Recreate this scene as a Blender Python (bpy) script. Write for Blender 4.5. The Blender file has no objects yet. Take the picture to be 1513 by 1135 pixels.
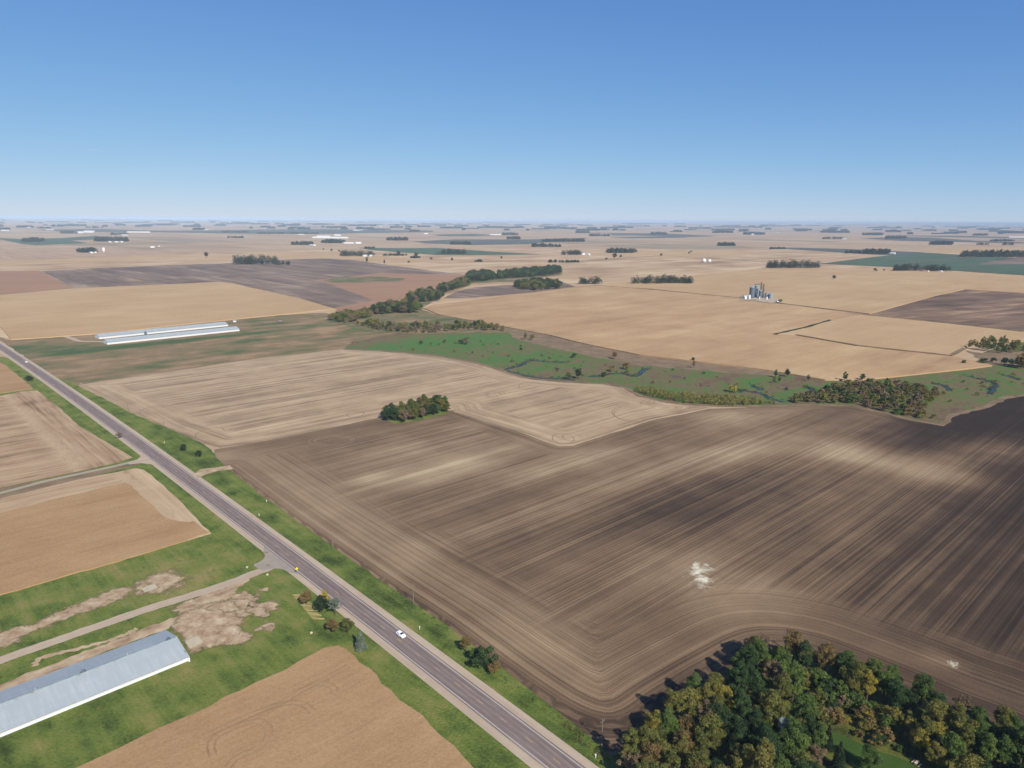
import bpy, math, random
import numpy as np
from mathutils import Matrix, Vector
from mathutils.geometry import delaunay_2d_cdt

scene = bpy.context.scene
COL = scene.collection
rnd = random.Random(7)
R = math.radians

# ------------------------------------------------------------------ camera
PW, PH = 1513.0, 1135.0
FPX = 1049.0
CX, CY, HY = PW / 2, PH / 2, 325.0
ROLL = R(0.36)
H = 155.0
PITCH = math.atan((CY - HY) * math.cos(ROLL) / FPX)
Rv = Vector((1, 0, 0)); Fv = Vector((0, math.cos(PITCH), -math.sin(PITCH))); Uv = Rv.cross(Fv)
cr = Rv * math.cos(ROLL) + Uv * math.sin(ROLL)
cu = -Rv * math.sin(ROLL) + Uv * math.cos(ROLL)
cam = bpy.data.cameras.new("camera"); cam.sensor_width = 36.0; cam.lens = 36 * FPX / PW
cam.clip_start = 1.0; cam.clip_end = 200000
camo = bpy.data.objects.new("camera", cam); COL.objects.link(camo)
m = Matrix((cr, cu, -Fv)).transposed().to_4x4(); m.translation = (0, 0, H)
camo.matrix_world = m; scene.camera = camo

# ------------------------------------------------------------------ light
SUN_EL = R(38); SUN_AZ = R(28)          # behind the camera, to its right
w = bpy.data.worlds.new("World"); scene.world = w; w.use_nodes = True
wn = w.node_tree; wn.nodes.clear()
sky = wn.nodes.new("ShaderNodeTexSky"); sky.sky_type = 'NISHITA'; sky.sun_disc = False
sky.sun_elevation = SUN_EL; sky.sun_rotation = R(180) - SUN_AZ
sky.altitude = 1500; sky.air_density = 0.7; sky.dust_density = 0.1; sky.ozone_density = 6.0
bg = wn.nodes.new("ShaderNodeBackground"); bg.inputs[1].default_value = 0.071
wo = wn.nodes.new("ShaderNodeOutputWorld")
# soft shoulder, as a camera renders the bright sky above the horizon
def wv(op, a, b):
    n = wn.nodes.new("ShaderNodeVectorMath"); n.operation = op
    for i, v in ((0, a), (1, b)):
        if isinstance(v, tuple): n.inputs[i].default_value = v
        else: wn.links.new(v, n.inputs[i])
    return n.outputs[0]
den = wv('ADD', wv('MULTIPLY', sky.outputs[0], (.093, .166, .347)), (1, 1, 1))
skc = wv('MULTIPLY', wv('DIVIDE', sky.outputs[0], den), (1.28, 1.745, 3.34))
wn.links.new(skc, bg.inputs[0]); wn.links.new(bg.outputs[0], wo.inputs[0])
sun = bpy.data.lights.new("sun", 'SUN'); sun.energy = 4.2; sun.angle = R(0.5); sun.color = (1, 0.95, 0.87)
suno = bpy.data.objects.new("sun", sun); COL.objects.link(suno)
sd = Vector((math.sin(SUN_AZ) * math.cos(SUN_EL), -math.cos(SUN_AZ) * math.cos(SUN_EL), math.sin(SUN_EL)))
suno.rotation_euler = sd.to_track_quat('Z', 'Y').to_euler()
vs = scene.view_settings
vs.view_transform = 'Standard'; vs.look = 'None'; vs.exposure = 0.6; vs.gamma = 1; vs.use_curve_mapping = False
scene.cycles.volume_bounces = 0
scene.cycles.max_bounces = 4

# ------------------------------------------------------------------ helpers
def at(px, py, z=0.0):
    """point of the level z that the photograph shows at pixel (px, py)"""
    u = px - CX; v = py - CY
    u2 = u * math.cos(ROLL) + v * math.sin(ROLL); v2 = -u * math.sin(ROLL) + v * math.cos(ROLL)
    dy = FPX * math.cos(PITCH) - v2 * math.sin(PITCH); dz = -FPX * math.sin(PITCH) - v2 * math.cos(PITCH)
    t = (z - H) / dz
    return (u2 * t, dy * t)

def gz(x, y):
    r = np.hypot(x, y)
    a = np.clip((r - 6000.) / 9000., 0, 1); a = a * a * (3 - 2 * a)
    n = (np.sin(x / 1310. + 1.3) * np.cos(y / 1730. + .4) + .6 * np.sin(x / 610. + y / 2700. + 2) * np.cos(y / 890. - x / 3100.)
         + .8 * np.sin(x / 3900. - .7) * np.sin(y / 4700. + 2.2))
    return a * (9 * n + 6) * (1 + 2.2 * np.clip((r - 15000.) / 20000., 0, 1.5))

def tag(o, label=None, cat=None, group=None, kind=None):
    if label: o['label'] = label
    if cat: o['category'] = cat
    if group: o['group'] = group
    if kind: o['kind'] = kind
    return o

def link(name, me, parent=None, loc=None):
    o = bpy.data.objects.new(name, me); COL.objects.link(o)
    if parent: o.parent = parent
    if loc: o.location = loc
    return o

def empty(name, loc, rz=0):
    o = bpy.data.objects.new(name, None); COL.objects.link(o); o.location = loc; o.rotation_euler = (0, 0, rz)
    o.empty_display_size = .5
    return o

def np_mesh(name, V, F, mats, mi=None, smooth=False):
    """V (n,3); F (m,k) with equal k"""
    V = np.asarray(V, dtype=np.float32); F = np.asarray(F, dtype=np.int32); k = F.shape[1]
    me = bpy.data.meshes.new(name)
    me.vertices.add(len(V)); me.vertices.foreach_set("co", V.ravel())
    me.loops.add(F.size); me.loops.foreach_set("vertex_index", F.ravel())
    me.polygons.add(len(F)); me.polygons.foreach_set("loop_start", np.arange(0, F.size, k, dtype=np.int32))
    for mm in mats: me.materials.append(mm)
    if mi is not None: me.polygons.foreach_set("material_index", np.asarray(mi, dtype=np.int32))
    if smooth: me.polygons.foreach_set("use_smooth", np.ones(len(F), dtype=bool))
    me.update(calc_edges=True); me.validate()
    return me

class MB:
    """collects boxes, prisms, cylinders; builds one mesh"""
    def __init__(s): s.v = []; s.f = []; s.m = []
    def add(s, vs_, fs, mi=0):
        b = len(s.v); s.v += [tuple(p) for p in vs_]; s.f += [tuple(b + i for i in f) for f in fs]; s.m += [mi] * len(fs)
    def box(s, x0, x1, y0, y1, z0, z1, mi=0):
        s.add([(x0, y0, z0), (x1, y0, z0), (x1, y1, z0), (x0, y1, z0), (x0, y0, z1), (x1, y0, z1), (x1, y1, z1), (x0, y1, z1)],
              [(0, 3, 2, 1), (4, 5, 6, 7), (0, 1, 5, 4), (1, 2, 6, 5), (2, 3, 7, 6), (3, 0, 4, 7)], mi)
    def lathe(s, prof, n=20, cx=0, cy=0, mi=0):
        vs_ = []; fs = []
        for r, z in prof:
            for i in range(n):
                a = 2 * math.pi * i / n; vs_.append((cx + r * math.cos(a), cy + r * math.sin(a), z))
        for j in range(len(prof) - 1):
            for i in range(n):
                i2 = (i + 1) % n; fs.append((j * n + i, j * n + i2, (j + 1) * n + i2, (j + 1) * n + i))
        fs.append(tuple(reversed(range(n)))); fs.append(tuple((len(prof) - 1) * n + i for i in range(n)))
        s.add(vs_, fs, mi)
    def bar(s, p, q, r, n=6, mi=0, r2=None):
        p = Vector(p); q = Vector(q); d = (q - p).normalized()
        a = d.orthogonal().normalized(); b = d.cross(a); r2 = r if r2 is None else r2
        vs_ = [p + (a * math.cos(t) + b * math.sin(t)) * r for t in [2 * math.pi * i / n for i in range(n)]]
        vs_ += [q + (a * math.cos(t) + b * math.sin(t)) * r2 for t in [2 * math.pi * i / n for i in range(n)]]
        fs = [(i, (i + 1) % n, n + (i + 1) % n, n + i) for i in range(n)] + [tuple(reversed(range(n))), tuple(range(n, 2 * n))]
        s.add(vs_, fs, mi)
    def mesh(s, name, mats, smooth=False):
        me = bpy.data.meshes.new(name); me.from_pydata(s.v, [], s.f)
        for mm in mats: me.materials.append(mm)
        me.polygons.foreach_set("material_index", s.m)
        if smooth: me.polygons.foreach_set("use_smooth", [len(f) == 4 for f in s.f])
        me.update(); return me
    def build(s, name, mats, parent=None, smooth=False, loc=None):
        if not isinstance(mats, (list, tuple)): mats = [mats]
        return link(name, s.mesh(name, mats, smooth), parent, loc)

# ------------------------------------------------------------------ node helpers
class NT:
    def __init__(s, name):
        s.mat = bpy.data.materials.new(name); s.mat.use_nodes = True; s.t = s.mat.node_tree
        s.t.nodes.clear()
        s.out = s.t.nodes.new("ShaderNodeOutputMaterial")
        s.p = s.t.nodes.new("ShaderNodeBsdfPrincipled"); s.L(s.p.outputs[0], s.out.inputs[0])
        s.p.inputs["Roughness"].default_value = .95; s.p.inputs["Specular IOR Level"].default_value = .15
    def L(s, a, b): s.t.links.new(a, b)
    def n(s, ty, **kw):
        nd = s.t.nodes.new(ty)
        for k, v in kw.items(): setattr(nd, k, v)
        return nd
    def put(s, sock, v):
        if hasattr(v, 'is_linked') or isinstance(v, bpy.types.NodeSocket): s.L(v, sock)
        else: sock.default_value = v
    def math(s, op, a, b=0.0, c=None, clamp=False):
        nd = s.n("ShaderNodeMath", operation=op, use_clamp=clamp); s.put(nd.inputs[0], a); s.put(nd.inputs[1], b)
        if c is not None: s.put(nd.inputs[2], c)
        return nd.outputs[0]
    def coord(s, ang=0.0, scale=(1, 1, 1), src=None):
        if src is None: src = s.n("ShaderNodeTexCoord").outputs["Object"]
        mp = s.n("ShaderNodeMapping"); mp.vector_type = 'POINT'; s.L(src, mp.inputs[0])
        mp.inputs["Rotation"].default_value = (0, 0, ang)
        m2 = s.n("ShaderNodeVectorMath", operation='MULTIPLY'); s.L(mp.outputs[0], m2.inputs[0]); m2.inputs[1].default_value = scale
        return m2.outputs[0]
    def noise(s, vec, scale=1.0, detail=3.0, rough=.55, dist=0.0):
        nd = s.n("ShaderNodeTexNoise"); s.L(vec, nd.inputs["Vector"]); nd.inputs["Scale"].default_value = scale
        nd.inputs["Detail"].default_value = detail; nd.inputs["Roughness"].default_value = rough; nd.inputs["Distortion"].default_value = dist
        return nd.outputs["Fac"]
    def sm(s, v, lo, hi):
        nd = s.n("ShaderNodeMapRange", interpolation_type='SMOOTHSTEP'); s.put(nd.inputs[0], v)
        nd.inputs[1].default_value = lo; nd.inputs[2].default_value = hi; return nd.outputs[0]
    def ramp(s, fac, stops, interp='LINEAR'):
        nd = s.n("ShaderNodeValToRGB"); cr_ = nd.color_ramp; cr_.interpolation = interp
        while len(cr_.elements) < len(stops): cr_.elements.new(.5)
        for e, (p, c) in zip(cr_.elements, stops): e.position = p; e.color = (*c, 1)
        s.put(nd.inputs[0], fac); return nd.outputs[0]
    def mix(s, f, a, b, blend='MIX'):
        nd = s.n("ShaderNodeMix", data_type='RGBA', blend_type=blend)
        s.put(nd.inputs[0], f)
        for i, v in ((6, a), (7, b)):
            if isinstance(v, tuple): v = (*v[:3], 1)
            s.put(nd.inputs[i], v)
        return nd.outputs[2]
    def attr(s, name): return s.n("ShaderNodeAttribute", attribute_name=name)
    def color(s, c):
        if isinstance(c, tuple): c = (*c[:3], 1)
        s.put(s.p.inputs["Base Color"], c)
    def bump(s, h, strength=.4, dist=.3):
        b = s.n("ShaderNodeBump"); s.L(h, b.inputs["Height"]); b.inputs["Strength"].default_value = strength; b.inputs["Distance"].default_value = dist
        s.L(b.outputs[0], s.p.inputs["Normal"])

def S(r, g, b):
    """sRGB 0..255 to linear"""
    f = lambda c: (c / 255 / 12.92) if c <= 10 else ((c / 255 + .055) / 1.055) ** 2.4
    return (f(r), f(g), f(b))
ALB = 0.68                     # sunlit picture colour -> base colour
def C(r, g, b, k=None):
    k = ALB if k is None else k
    q = S(r, g, b); return (min(.9, q[0] * k), min(.9, q[1] * k * .97), min(.9, q[2] * k * .84))

def plain(name, c, rough=.8, metal=0.0, spec=.3):
    t = NT(name); t.color(c); t.p.inputs["Roughness"].default_value = rough; t.p.inputs["Metallic"].default_value = metal
    t.p.inputs["Specular IOR Level"].default_value = spec; return t.mat

# ------------------------------------------------------------------ frame of the highway
_cl = [at(*p) for p in [(0, 512.6), (57, 550.3), (224.7, 671), (492.4, 869.4), (580, 936.8), (662.9, 1002), (762, 1082)]]
P0 = Vector(_cl[-1]); _d = Vector(_cl[1]) - P0; _d.normalize(); Ud = _d; Vd = Vector((_d.y, -_d.x))   # U away along the road, V to its right
ROAD_ANG = math.atan2(Ud.y, Ud.x)
def uv(x, y): d = Vector((x, y)) - P0; return d.dot(Ud), d.dot(Vd)
def xy(u, v): p = P0 + Ud * u + Vd * v; return (p.x, p.y)
_uu = [uv(*p) for p in _cl]
_pf = np.polyfit([a for a, b in _uu], [b for a, b in _uu], 2)
def road_v(u):
    if u > 800: return float(np.polyval(_pf, 800) + (u - 800) * np.polyval(np.polyder(_pf), 800))
    if u < -60: return float(np.polyval(_pf, -60) + (u + 60) * np.polyval(np.polyder(_pf), -60))
    return float(np.polyval(_pf, u))
def road_pt(u, off=0.0): return xy(u, road_v(u) + off)

# ------------------------------------------------------------------ sheets
def densify(P, step, jit=0.0, closed=True, seed=1):
    rr = random.Random(seed); out = []
    n = len(P)
    for i in range(n if closed else n - 1):
        a = Vector(P[i]); b = Vector(P[(i + 1) % n]); k = max(1, int((b - a).length / step))
        nn = Vector((-(b - a).y, (b - a).x)).normalized() if (b - a).length > 0 else Vector((0, 0))
        for j in range(k):
            p = a.lerp(b, j / k)
            if j: p = p + nn * rr.uniform(-jit, jit)
            out.append((p.x, p.y))
    if not closed: out.append(tuple(P[-1]))
    return out

def smooth_line(P, k=8):
    P = [Vector(p) for p in P]; Q = [P[0] * 2 - P[1]] + P + [P[-1] * 2 - P[-2]]; out = []
    for i in range(1, len(Q) - 2):
        a, b, c, d = Q[i - 1:i + 3]
        for j in range(k):
            t = j / k
            out.append(tuple(.5 * ((2 * b) + (c - a) * t + (2 * a - 5 * b + 4 * c - d) * t * t + (3 * b - a - 3 * c + d) * t ** 3)))
    out.append(tuple(P[-1])); return out

def in_poly(X, Y, P):
    X = np.asarray(X); Y = np.asarray(Y); ins = np.zeros(X.shape, bool); n = len(P)
    for i in range(n):
        x1, y1 = P[i]; x2, y2 = P[(i + 1) % n]
        if y1 == y2: continue
        c = ((y1 > Y) != (y2 > Y)) & (X < (x2 - x1) * (Y - y1) / (y2 - y1) + x1); ins ^= c
    return ins

def dist_line(X, Y, P, closed=False):
    """distance to a polyline and arc length of the foot"""
    D = np.full(X.shape, 1e9); A = np.zeros(X.shape); s = 0; n = len(P)
    for i in range(n if closed else n - 1):
        x1, y1 = P[i]; x2, y2 = P[(i + 1) % n]; dx, dy = x2 - x1, y2 - y1; L = math.hypot(dx, dy)
        if L < 1e-6: continue
        t = np.clip(((X - x1) * dx + (Y - y1) * dy) / L / L, 0, 1)
        d = np.hypot(X - x1 - t * dx, Y - y1 - t * dy); k = d < D
        D = np.where(k, d, D); A = np.where(k, s + t * L, A); s += L
    return D, A

def sheet(name, P, mat, z, step=0, edge=0, jit=0.0, attrs=None, height=0.0, seed=1, follow=False):
    """flat field: polygon P (metres), triangulated, with vertex attributes; height > 0 makes it a solid stand of crop"""
    B = densify(P, edge, jit, True, seed) if edge else [tuple(p) for p in P]
    pts = list(B)
    if step:
        xs = [p[0] for p in B]; ys = [p[1] for p in B]
        gx, gy = np.meshgrid(np.arange(min(xs), max(xs), step), np.arange(min(ys), max(ys), step))
        gx = (gx + (np.arange(gx.shape[0]) % 2)[:, None] * step / 2).ravel(); gy = gy.ravel()
        k = in_poly(gx, gy, B); gx = gx[k]; gy = gy[k]
        d, _ = dist_line(gx, gy, B, True); k = d > step * .35
        pts += list(zip(gx[k].tolist(), gy[k].tolist()))
    nb = len(B)
    v, e, f, *_ = delaunay_2d_cdt([Vector(p) for p in pts], [(i, (i + 1) % nb) for i in range(nb)], [], 1, 1e-4)
    V = np.array([(a.x, a.y, z + height) for a in v]); F = [tuple(q) for q in f]
    if follow: V[:, 2] += gz(V[:, 0], V[:, 1])
    X, Y = V[:, 0], V[:, 1]
    Vl = V.tolist(); n0 = len(Vl)
    if height:
        b0 = [tuple(p) for p in B]; area = sum(b0[i][0] * b0[(i + 1) % nb][1] - b0[(i + 1) % nb][0] * b0[i][1] for i in range(nb))
        if area < 0: b0.reverse()
        for p in b0: Vl.append([p[0], p[1], z + height])
        for p in b0: Vl.append([p[0], p[1], z - .3])
        for i in range(nb):
            j = (i + 1) % nb; F.append((n0 + i, n0 + nb + i, n0 + nb + j, n0 + j))
    me = bpy.data.meshes.new(name); me.from_pydata(Vl, [], F)
    # faces up
    me.update()
    me.materials.append(mat)
    if attrs:
        XA = np.array([q[0] for q in Vl]); YA = np.array([q[1] for q in Vl])
        for an, fn in attrs.items():
            val = fn(XA, YA)
            if isinstance(val, tuple):
                a = me.attributes.new(an, 'FLOAT_VECTOR', 'POINT'); a.data.foreach_set("vector", np.stack(list(val) + [np.zeros(len(XA))], 1).astype(np.float32).ravel())
            else:
                a = me.attributes.new(an, 'FLOAT', 'POINT'); a.data.foreach_set("value", np.asarray(val, np.float32))
    o = link(name, me); o['kind'] = 'structure'; return o

def px(P, z=0.0): return [at(a, b, z) for a, b in P]

def strip(name, L, width, mat, z, wob=0.0, seed=3, thick=0.0):
    """ribbon along a line; width may be a list"""
    rr = random.Random(seed); L = [Vector(p) for p in L]; n = len(L); V = []; F = []; arc = 0; arcs = []
    for i, p in enumerate(L):
        d = (L[min(i + 1, n - 1)] - L[max(i - 1, 0)]).normalized(); nn = Vector((-d.y, d.x))
        wd = width[min(i, len(width) - 1)] if isinstance(width, (list, tuple)) else width
        a = p + nn * (wd / 2 + rr.uniform(-wob, wob)); b = p - nn * (wd / 2 + rr.uniform(-wob, wob))
        if i: arc += (p - L[i - 1]).length
        V += [(a.x, a.y, z), (b.x, b.y, z)]; arcs += [(0, arc, 0), (wd, arc, 0)]
        if i: F.append((2 * i - 2, 2 * i - 1, 2 * i + 1, 2 * i))
    me = np_mesh(name, V, F, [mat])
    at_ = me.attributes.new("rc", 'FLOAT_VECTOR', 'POINT'); at_.data.foreach_set("vector", np.array(arcs, np.float32).ravel())
    o = link(name, me); o['kind'] = 'structure'; return o

# ------------------------------------------------------------------ surface materials
def field(name, cols, ang=None, rows=(1.2, 9.0), amp=(.25, .35), patch=(70, .25), grain=(.9, .12), tone=False, attr=False, salt=None, bump=0.0, along=50.0, salt_col=None, big=0.0, fine=False):
    """cols dark..light; rows = two row spacings in metres, running along ang"""
    t = NT(name)
    if attr == 'mix': c = t.coord(0, (1, 1, 1), t.attr("rc").outputs["Vector"]); c2 = t.coord(0, (1, 1, 1), t.attr("rc2").outputs["Vector"]); hm = t.attr("hm").outputs["Fac"]
    elif attr: base = t.attr("rc").outputs["Vector"]; c = t.coord(0, (1, 1, 1), base)
    else: c = t.coord(-(ang if ang is not None else ROAD_ANG + math.pi / 2) + math.pi / 2, (1, 1, 1))   # rows run along y of c
    iso = t.coord(0.3, (1, 1, 1))
    def sc(v, a, b):
        m2 = t.n("ShaderNodeVectorMath", operation='MULTIPLY'); t.L(v, m2.inputs[0]); m2.inputs[1].default_value = (a, b, 1); return m2.outputs[0]
    v = .5
    acc = None
    def addn(val, k):
        nonlocal acc
        x = t.math('MULTIPLY', t.math('SUBTRACT', val, .5), k * 2)
        acc = x if acc is None else t.math('ADD', acc, x)
    def rown(a_, b_, det, ro):
        n1 = t.noise(sc(c, a_, b_), 1, det, ro)
        if attr != 'mix': return n1
        n2 = t.noise(sc(c2, a_, b_), 1, det, ro)
        return t.math('ADD', t.math('MULTIPLY', n1, t.math('SUBTRACT', 1, hm)), t.math('MULTIPLY', n2, hm))
    if amp[0]: addn(rown(1 / rows[0], 1 / (along * (4 if fine else 1)), 1 if fine else 2, .5), amp[0])
    if amp[1]: addn(rown(1 / rows[1], 1 / (along * 3), 2 if fine else 3, .55), amp[1])
    if fine: addn(rown(1 / (rows[1] * 3.2), 1 / (along * .8), 3, .6), amp[1] * .45)
    if patch[1]: addn(t.noise(sc(iso, 1 / patch[0], 1 / patch[0]), 1, 5, .6), patch[1])
    if big: addn(t.noise(sc(iso, 1 / 330, 1 / 330), 1, 3, .5), big)
    if grain[1]: addn(t.noise(sc(iso, 1 / grain[0], 1 / grain[0]), 1, 4, .7), grain[1])
    f = t.math('ADD', acc, .5)
    if tone: f = t.math('ADD', f, t.attr("tone").outputs["Fac"])
    n = len(cols)
    col = t.ramp(f, [(i / (n - 1), k) for i, k in enumerate(cols)])
    if salt:
        s1 = t.math('ADD', t.attr("salt").outputs["Fac"], t.math('MULTIPLY', t.math('SUBTRACT', t.noise(sc(iso, 1 / 9., 1 / 9.), 1, 7, .75, .4), .5), 2.4))
        col = t.mix(t.math('MULTIPLY', t.sm(s1, .2, .75), t.sm(t.attr('salt').outputs['Fac'], -.32, -.1)), col, salt)
    t.color(col)
    if bump: t.bump(t.noise(sc(iso, 1 / .8, 1 / .8), 1, 4, .7), bump, .6)
    return t.mat

ROWS = ROAD_ANG + math.pi / 2
M = {}
M['plough'] = field('ploughed soil', [C(56, 46, 40), C(86, 70, 59), C(134, 111, 90), C(170, 147, 122), C(205, 186, 158)], rows=(.85, 3.4), amp=(.32, .19), patch=(26, .16), grain=(.7, .14), tone=True, attr='mix', salt=C(244, 240, 224), along=110, big=.14, fine=True)
M['stubble'] = field('corn stubble', [C(142, 118, 100), C(172, 148, 124), C(196, 172, 145), C(214, 192, 165)], rows=(1.3, 6.), amp=(.5, .72), patch=(20, .3), grain=(.8, .16), tone=True, attr='mix', along=60, big=.16, fine=True)
M['stubble_near'] = field('bean stubble', [C(138, 112, 90), C(178, 150, 124), C(200, 174, 146), C(214, 190, 162)], rows=(2.4, 9.), amp=(.5, .6), patch=(15, .25), grain=(.8, .14), tone=True, attr=True, along=50)
M['crop'] = field('ripe bean crop', [C(146, 114, 84), C(176, 141, 106), C(192, 158, 122), C(206, 174, 138)], rows=(1.2, 14.), amp=(.2, .3), patch=(30, .35), grain=(.8, .55), bump=.35, along=20, big=.2)
M['crop_far'] = field('ripe corn crop', [C(166, 132, 102), C(190, 156, 122), C(202, 170, 134), C(216, 188, 150)], rows=(6, 30.), amp=(.25, .45), patch=(90, .6), grain=(3., .4), bump=.4, along=60, big=.4)
M['crop_gold'] = field('golden corn crop', [C(182, 150, 116), C(196, 164, 128), C(206, 176, 140), C(218, 190, 154)], rows=(6, 30.), amp=(.2, .35), patch=(120, .5), grain=(3., .4), bump=.4, along=80, big=.25)
M['far_tan'] = field('distant tan field', [C(172, 142, 116), C(194, 164, 134), C(206, 178, 148), C(220, 196, 166)], rows=(10, 55.), amp=(.35, 1.0), patch=(160, .9), grain=(8., .3), along=160, big=.7)
M['far_rows'] = field('distant combined field', [C(150, 120, 105), C(184, 154, 132), C(198, 170, 146), C(206, 180, 156)], ang=ROWS + math.pi / 2, rows=(14, 60.), amp=(.5, .2), patch=(200, .2), grain=(8., .05), along=300)
M['far_brown'] = field('reddish brown field', [C(150, 112, 92), C(166, 130, 106), C(178, 140, 116), C(186, 150, 126)], rows=(8, 40.), amp=(.15, .2), patch=(80, .3), grain=(3., .15))
M['far_plough'] = field('distant ploughed field', [C(104, 90, 84), C(126, 108, 100), C(146, 126, 114), C(178, 156, 138)], ang=ROWS + math.pi / 2, rows=(9, 38.), amp=(.5, .8), patch=(80, .5), grain=(4., .2), along=120, big=.4)
M['far_plough2'] = field('distant brown ploughed field', [C(98, 80, 70), C(122, 100, 86), C(146, 120, 102), C(182, 154, 128)], ang=ROWS - .25, rows=(8, 30.), amp=(.5, .8), patch=(110, .8), grain=(4., .2), along=90, big=.5)
M['far_green'] = field('distant green field', [C(70, 88, 74), C(82, 102, 82), C(92, 114, 90), C(112, 128, 102)], rows=(20, 60.), amp=(.1, .4), patch=(250, .3), grain=(8., .08), along=150)
M['far_dark'] = field('distant dark field', [C(78, 84, 82), C(92, 98, 92), C(104, 106, 98), C(122, 118, 108)], rows=(20, 60.), amp=(.1, .3), patch=(250, .4), grain=(8., .08))
M['grass'] = field('roadside grass', [C(66, 82, 34), C(96, 114, 52), C(120, 136, 64), C(144, 144, 82), C(166, 152, 102)], ang=ROAD_ANG, rows=(1.6, 6.), amp=(.2, .4), patch=(13, .75), grain=(1.1, .5), bump=1.0, along=22, big=.25, tone=True)
M['pasture'] = field('rough pasture', [C(82, 104, 66), C(106, 114, 78), C(132, 122, 90), C(152, 128, 100), C(172, 146, 116)], ang=ROWS, rows=(5., 22.), amp=(.3, .9), patch=(34, .8), grain=(1.6, .4), along=30, big=.3, tone=True, bump=.6)
M['marsh'] = field('marsh grass', [C(118, 98, 82), C(134, 116, 90), C(112, 118, 74), C(96, 128, 66), C(84, 130, 68)], ang=ROWS + .3, rows=(3., 14.), amp=(.4, .5), patch=(13, 1.1), grain=(3.5, .9), along=9, tone=True, bump=1., big=.5)
M['weeds'] = field('dead weeds', [C(112, 96, 78), C(136, 116, 96), C(152, 130, 108), C(166, 144, 118)], rows=(3., 14.), amp=(.2, .4), patch=(14, .8), grain=(1.2, .5), along=12, bump=.6)
M['lawn'] = field('mown lawn', [C(48, 72, 30), C(60, 88, 38), C(72, 98, 44), C(88, 106, 52)], rows=(2, 8.), amp=(.05, .2), patch=(8, .3), grain=(.6, .2), along=10, bump=.3)
M['floor'] = field('woodland floor', [C(52, 60, 30), C(84, 92, 44), C(108, 112, 54), C(140, 128, 78)], rows=(2, 8.), amp=(.2, .3), patch=(7, .9), grain=(.8, .5), along=6, bump=.9)
M['gravel'] = field('gravel', [C(168, 148, 132), C(190, 170, 154), C(206, 190, 174), C(218, 204, 190)], rows=(1.2, 4.), amp=(.25, .3), patch=(6, .2), grain=(.5, .2), along=40, attr=True)
M['dirt'] = field('bare dirt', [C(150, 124, 102), C(182, 156, 132), C(204, 182, 156), C(222, 204, 182)], rows=(1.2, 4.), amp=(.3, .5), patch=(7, .9), grain=(.6, .4), along=10)
def dirt_edge():
    t = NT('dirt fading into grass'); c = t.coord(.3, (1, 1, 1)); n = t.noise(c, .2, 7, .75); n2 = t.noise(c, 1.4, 4, .7)
    g_ = t.ramp(n2, [(.3, C(112, 116, 66)), (.5, C(132, 126, 84)), (.7, C(156, 142, 104))])
    d_ = t.ramp(t.noise(c, .22, 6, .75), [(.3, C(140, 116, 94)), (.45, C(180, 154, 130)), (.58, C(204, 182, 156)), (.7, C(226, 210, 190))])
    f = t.math('ADD', t.attr('edge').outputs['Fac'], t.math('MULTIPLY', t.math('SUBTRACT', n, .5), 2.4))
    t.color(t.mix(t.sm(f, .1, .6), g_, d_)); t.bump(n2, .5, .3)
    tr = t.n('ShaderNodeBsdfTransparent'); mx = t.n('ShaderNodeMixShader'); t.L(t.sm(f, .05, .7), mx.inputs[0]); t.L(tr.outputs[0], mx.inputs[1]); t.L(t.p.outputs[0], mx.inputs[2]); t.L(mx.outputs[0], t.out.inputs[0])
    return t.mat
M['dirt_edge'] = dirt_edge()
M['lane'] = field('dusty lane', [C(150, 146, 124), C(172, 168, 148), C(186, 180, 160), C(198, 190, 172)], rows=(1., 3.), amp=(.3, .3), patch=(6, .2), grain=(.6, .2), along=30, attr=True)
def asphalt():
    t = NT('asphalt'); c = t.attr("rc").outputs["Vector"]
    def sc(a, b):
        m2 = t.n("ShaderNodeVectorMath", operation='MULTIPLY'); t.L(c, m2.inputs[0]); m2.inputs[1].default_value = (a, b, 1); return m2.outputs[0]
    sx = t.n("ShaderNodeSeparateXYZ"); t.L(c, sx.inputs[0])
    wv = t.math('SINE', t.math('MULTIPLY', sx.outputs[0], 2 * math.pi / 1.95))
    f = t.math('ADD', t.math('MULTIPLY', wv, .1), t.noise(sc(1.1, .03), 1, 3, .6))
    f = t.math('ADD', f, t.math('MULTIPLY', t.math('SUBTRACT', t.noise(sc(.6, .12), 1, 5, .75), .5), .7))
    t.color(t.ramp(f, [(.2, C(118, 104, 106)), (.5, C(142, 127, 127)), (.8, C(164, 149, 145))])); t.p.inputs["Roughness"].default_value = .8
    return t.mat
M['asphalt'] = asphalt()
M['asphalt_apron'] = field('worn apron asphalt', [C(148, 138, 134), C(166, 156, 150), C(180, 168, 160), C(190, 180, 170)], rows=(1., 3.), amp=(.1, .2), patch=(4, .3), grain=(.4, .2))
M['apron2'] = field('gravel apron', [C(168, 148, 132), C(190, 170, 154), C(206, 190, 174), C(218, 204, 190)], rows=(1.2, 4.), amp=(.25, .3), patch=(6, .2), grain=(.5, .2), along=40)
M['white_line'] = field('worn white line', [C(190, 186, 184), C(214, 212, 210), C(228, 226, 226)], rows=(.3, 2), amp=(.3, .3), patch=(3, .3), grain=(.4, .2))
M['yellow_line'] = field('worn yellow line', [C(176, 152, 120), C(200, 174, 134), C(214, 188, 140)], rows=(.3, 2), amp=(.3, .3), patch=(3, .3), grain=(.4, .2))
M['concrete'] = field('concrete slab', [C(176, 164, 144), C(206, 196, 176), C(224, 216, 198)], rows=(1, 4), amp=(.1, .2), patch=(3, .5), grain=(.5, .1))
M['track'] = field('wheel track', [C(150, 120, 92), C(168, 138, 108), C(188, 160, 128)], rows=(.6, 2), amp=(.3, .2), patch=(5, .5), grain=(.5, .2))
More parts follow.
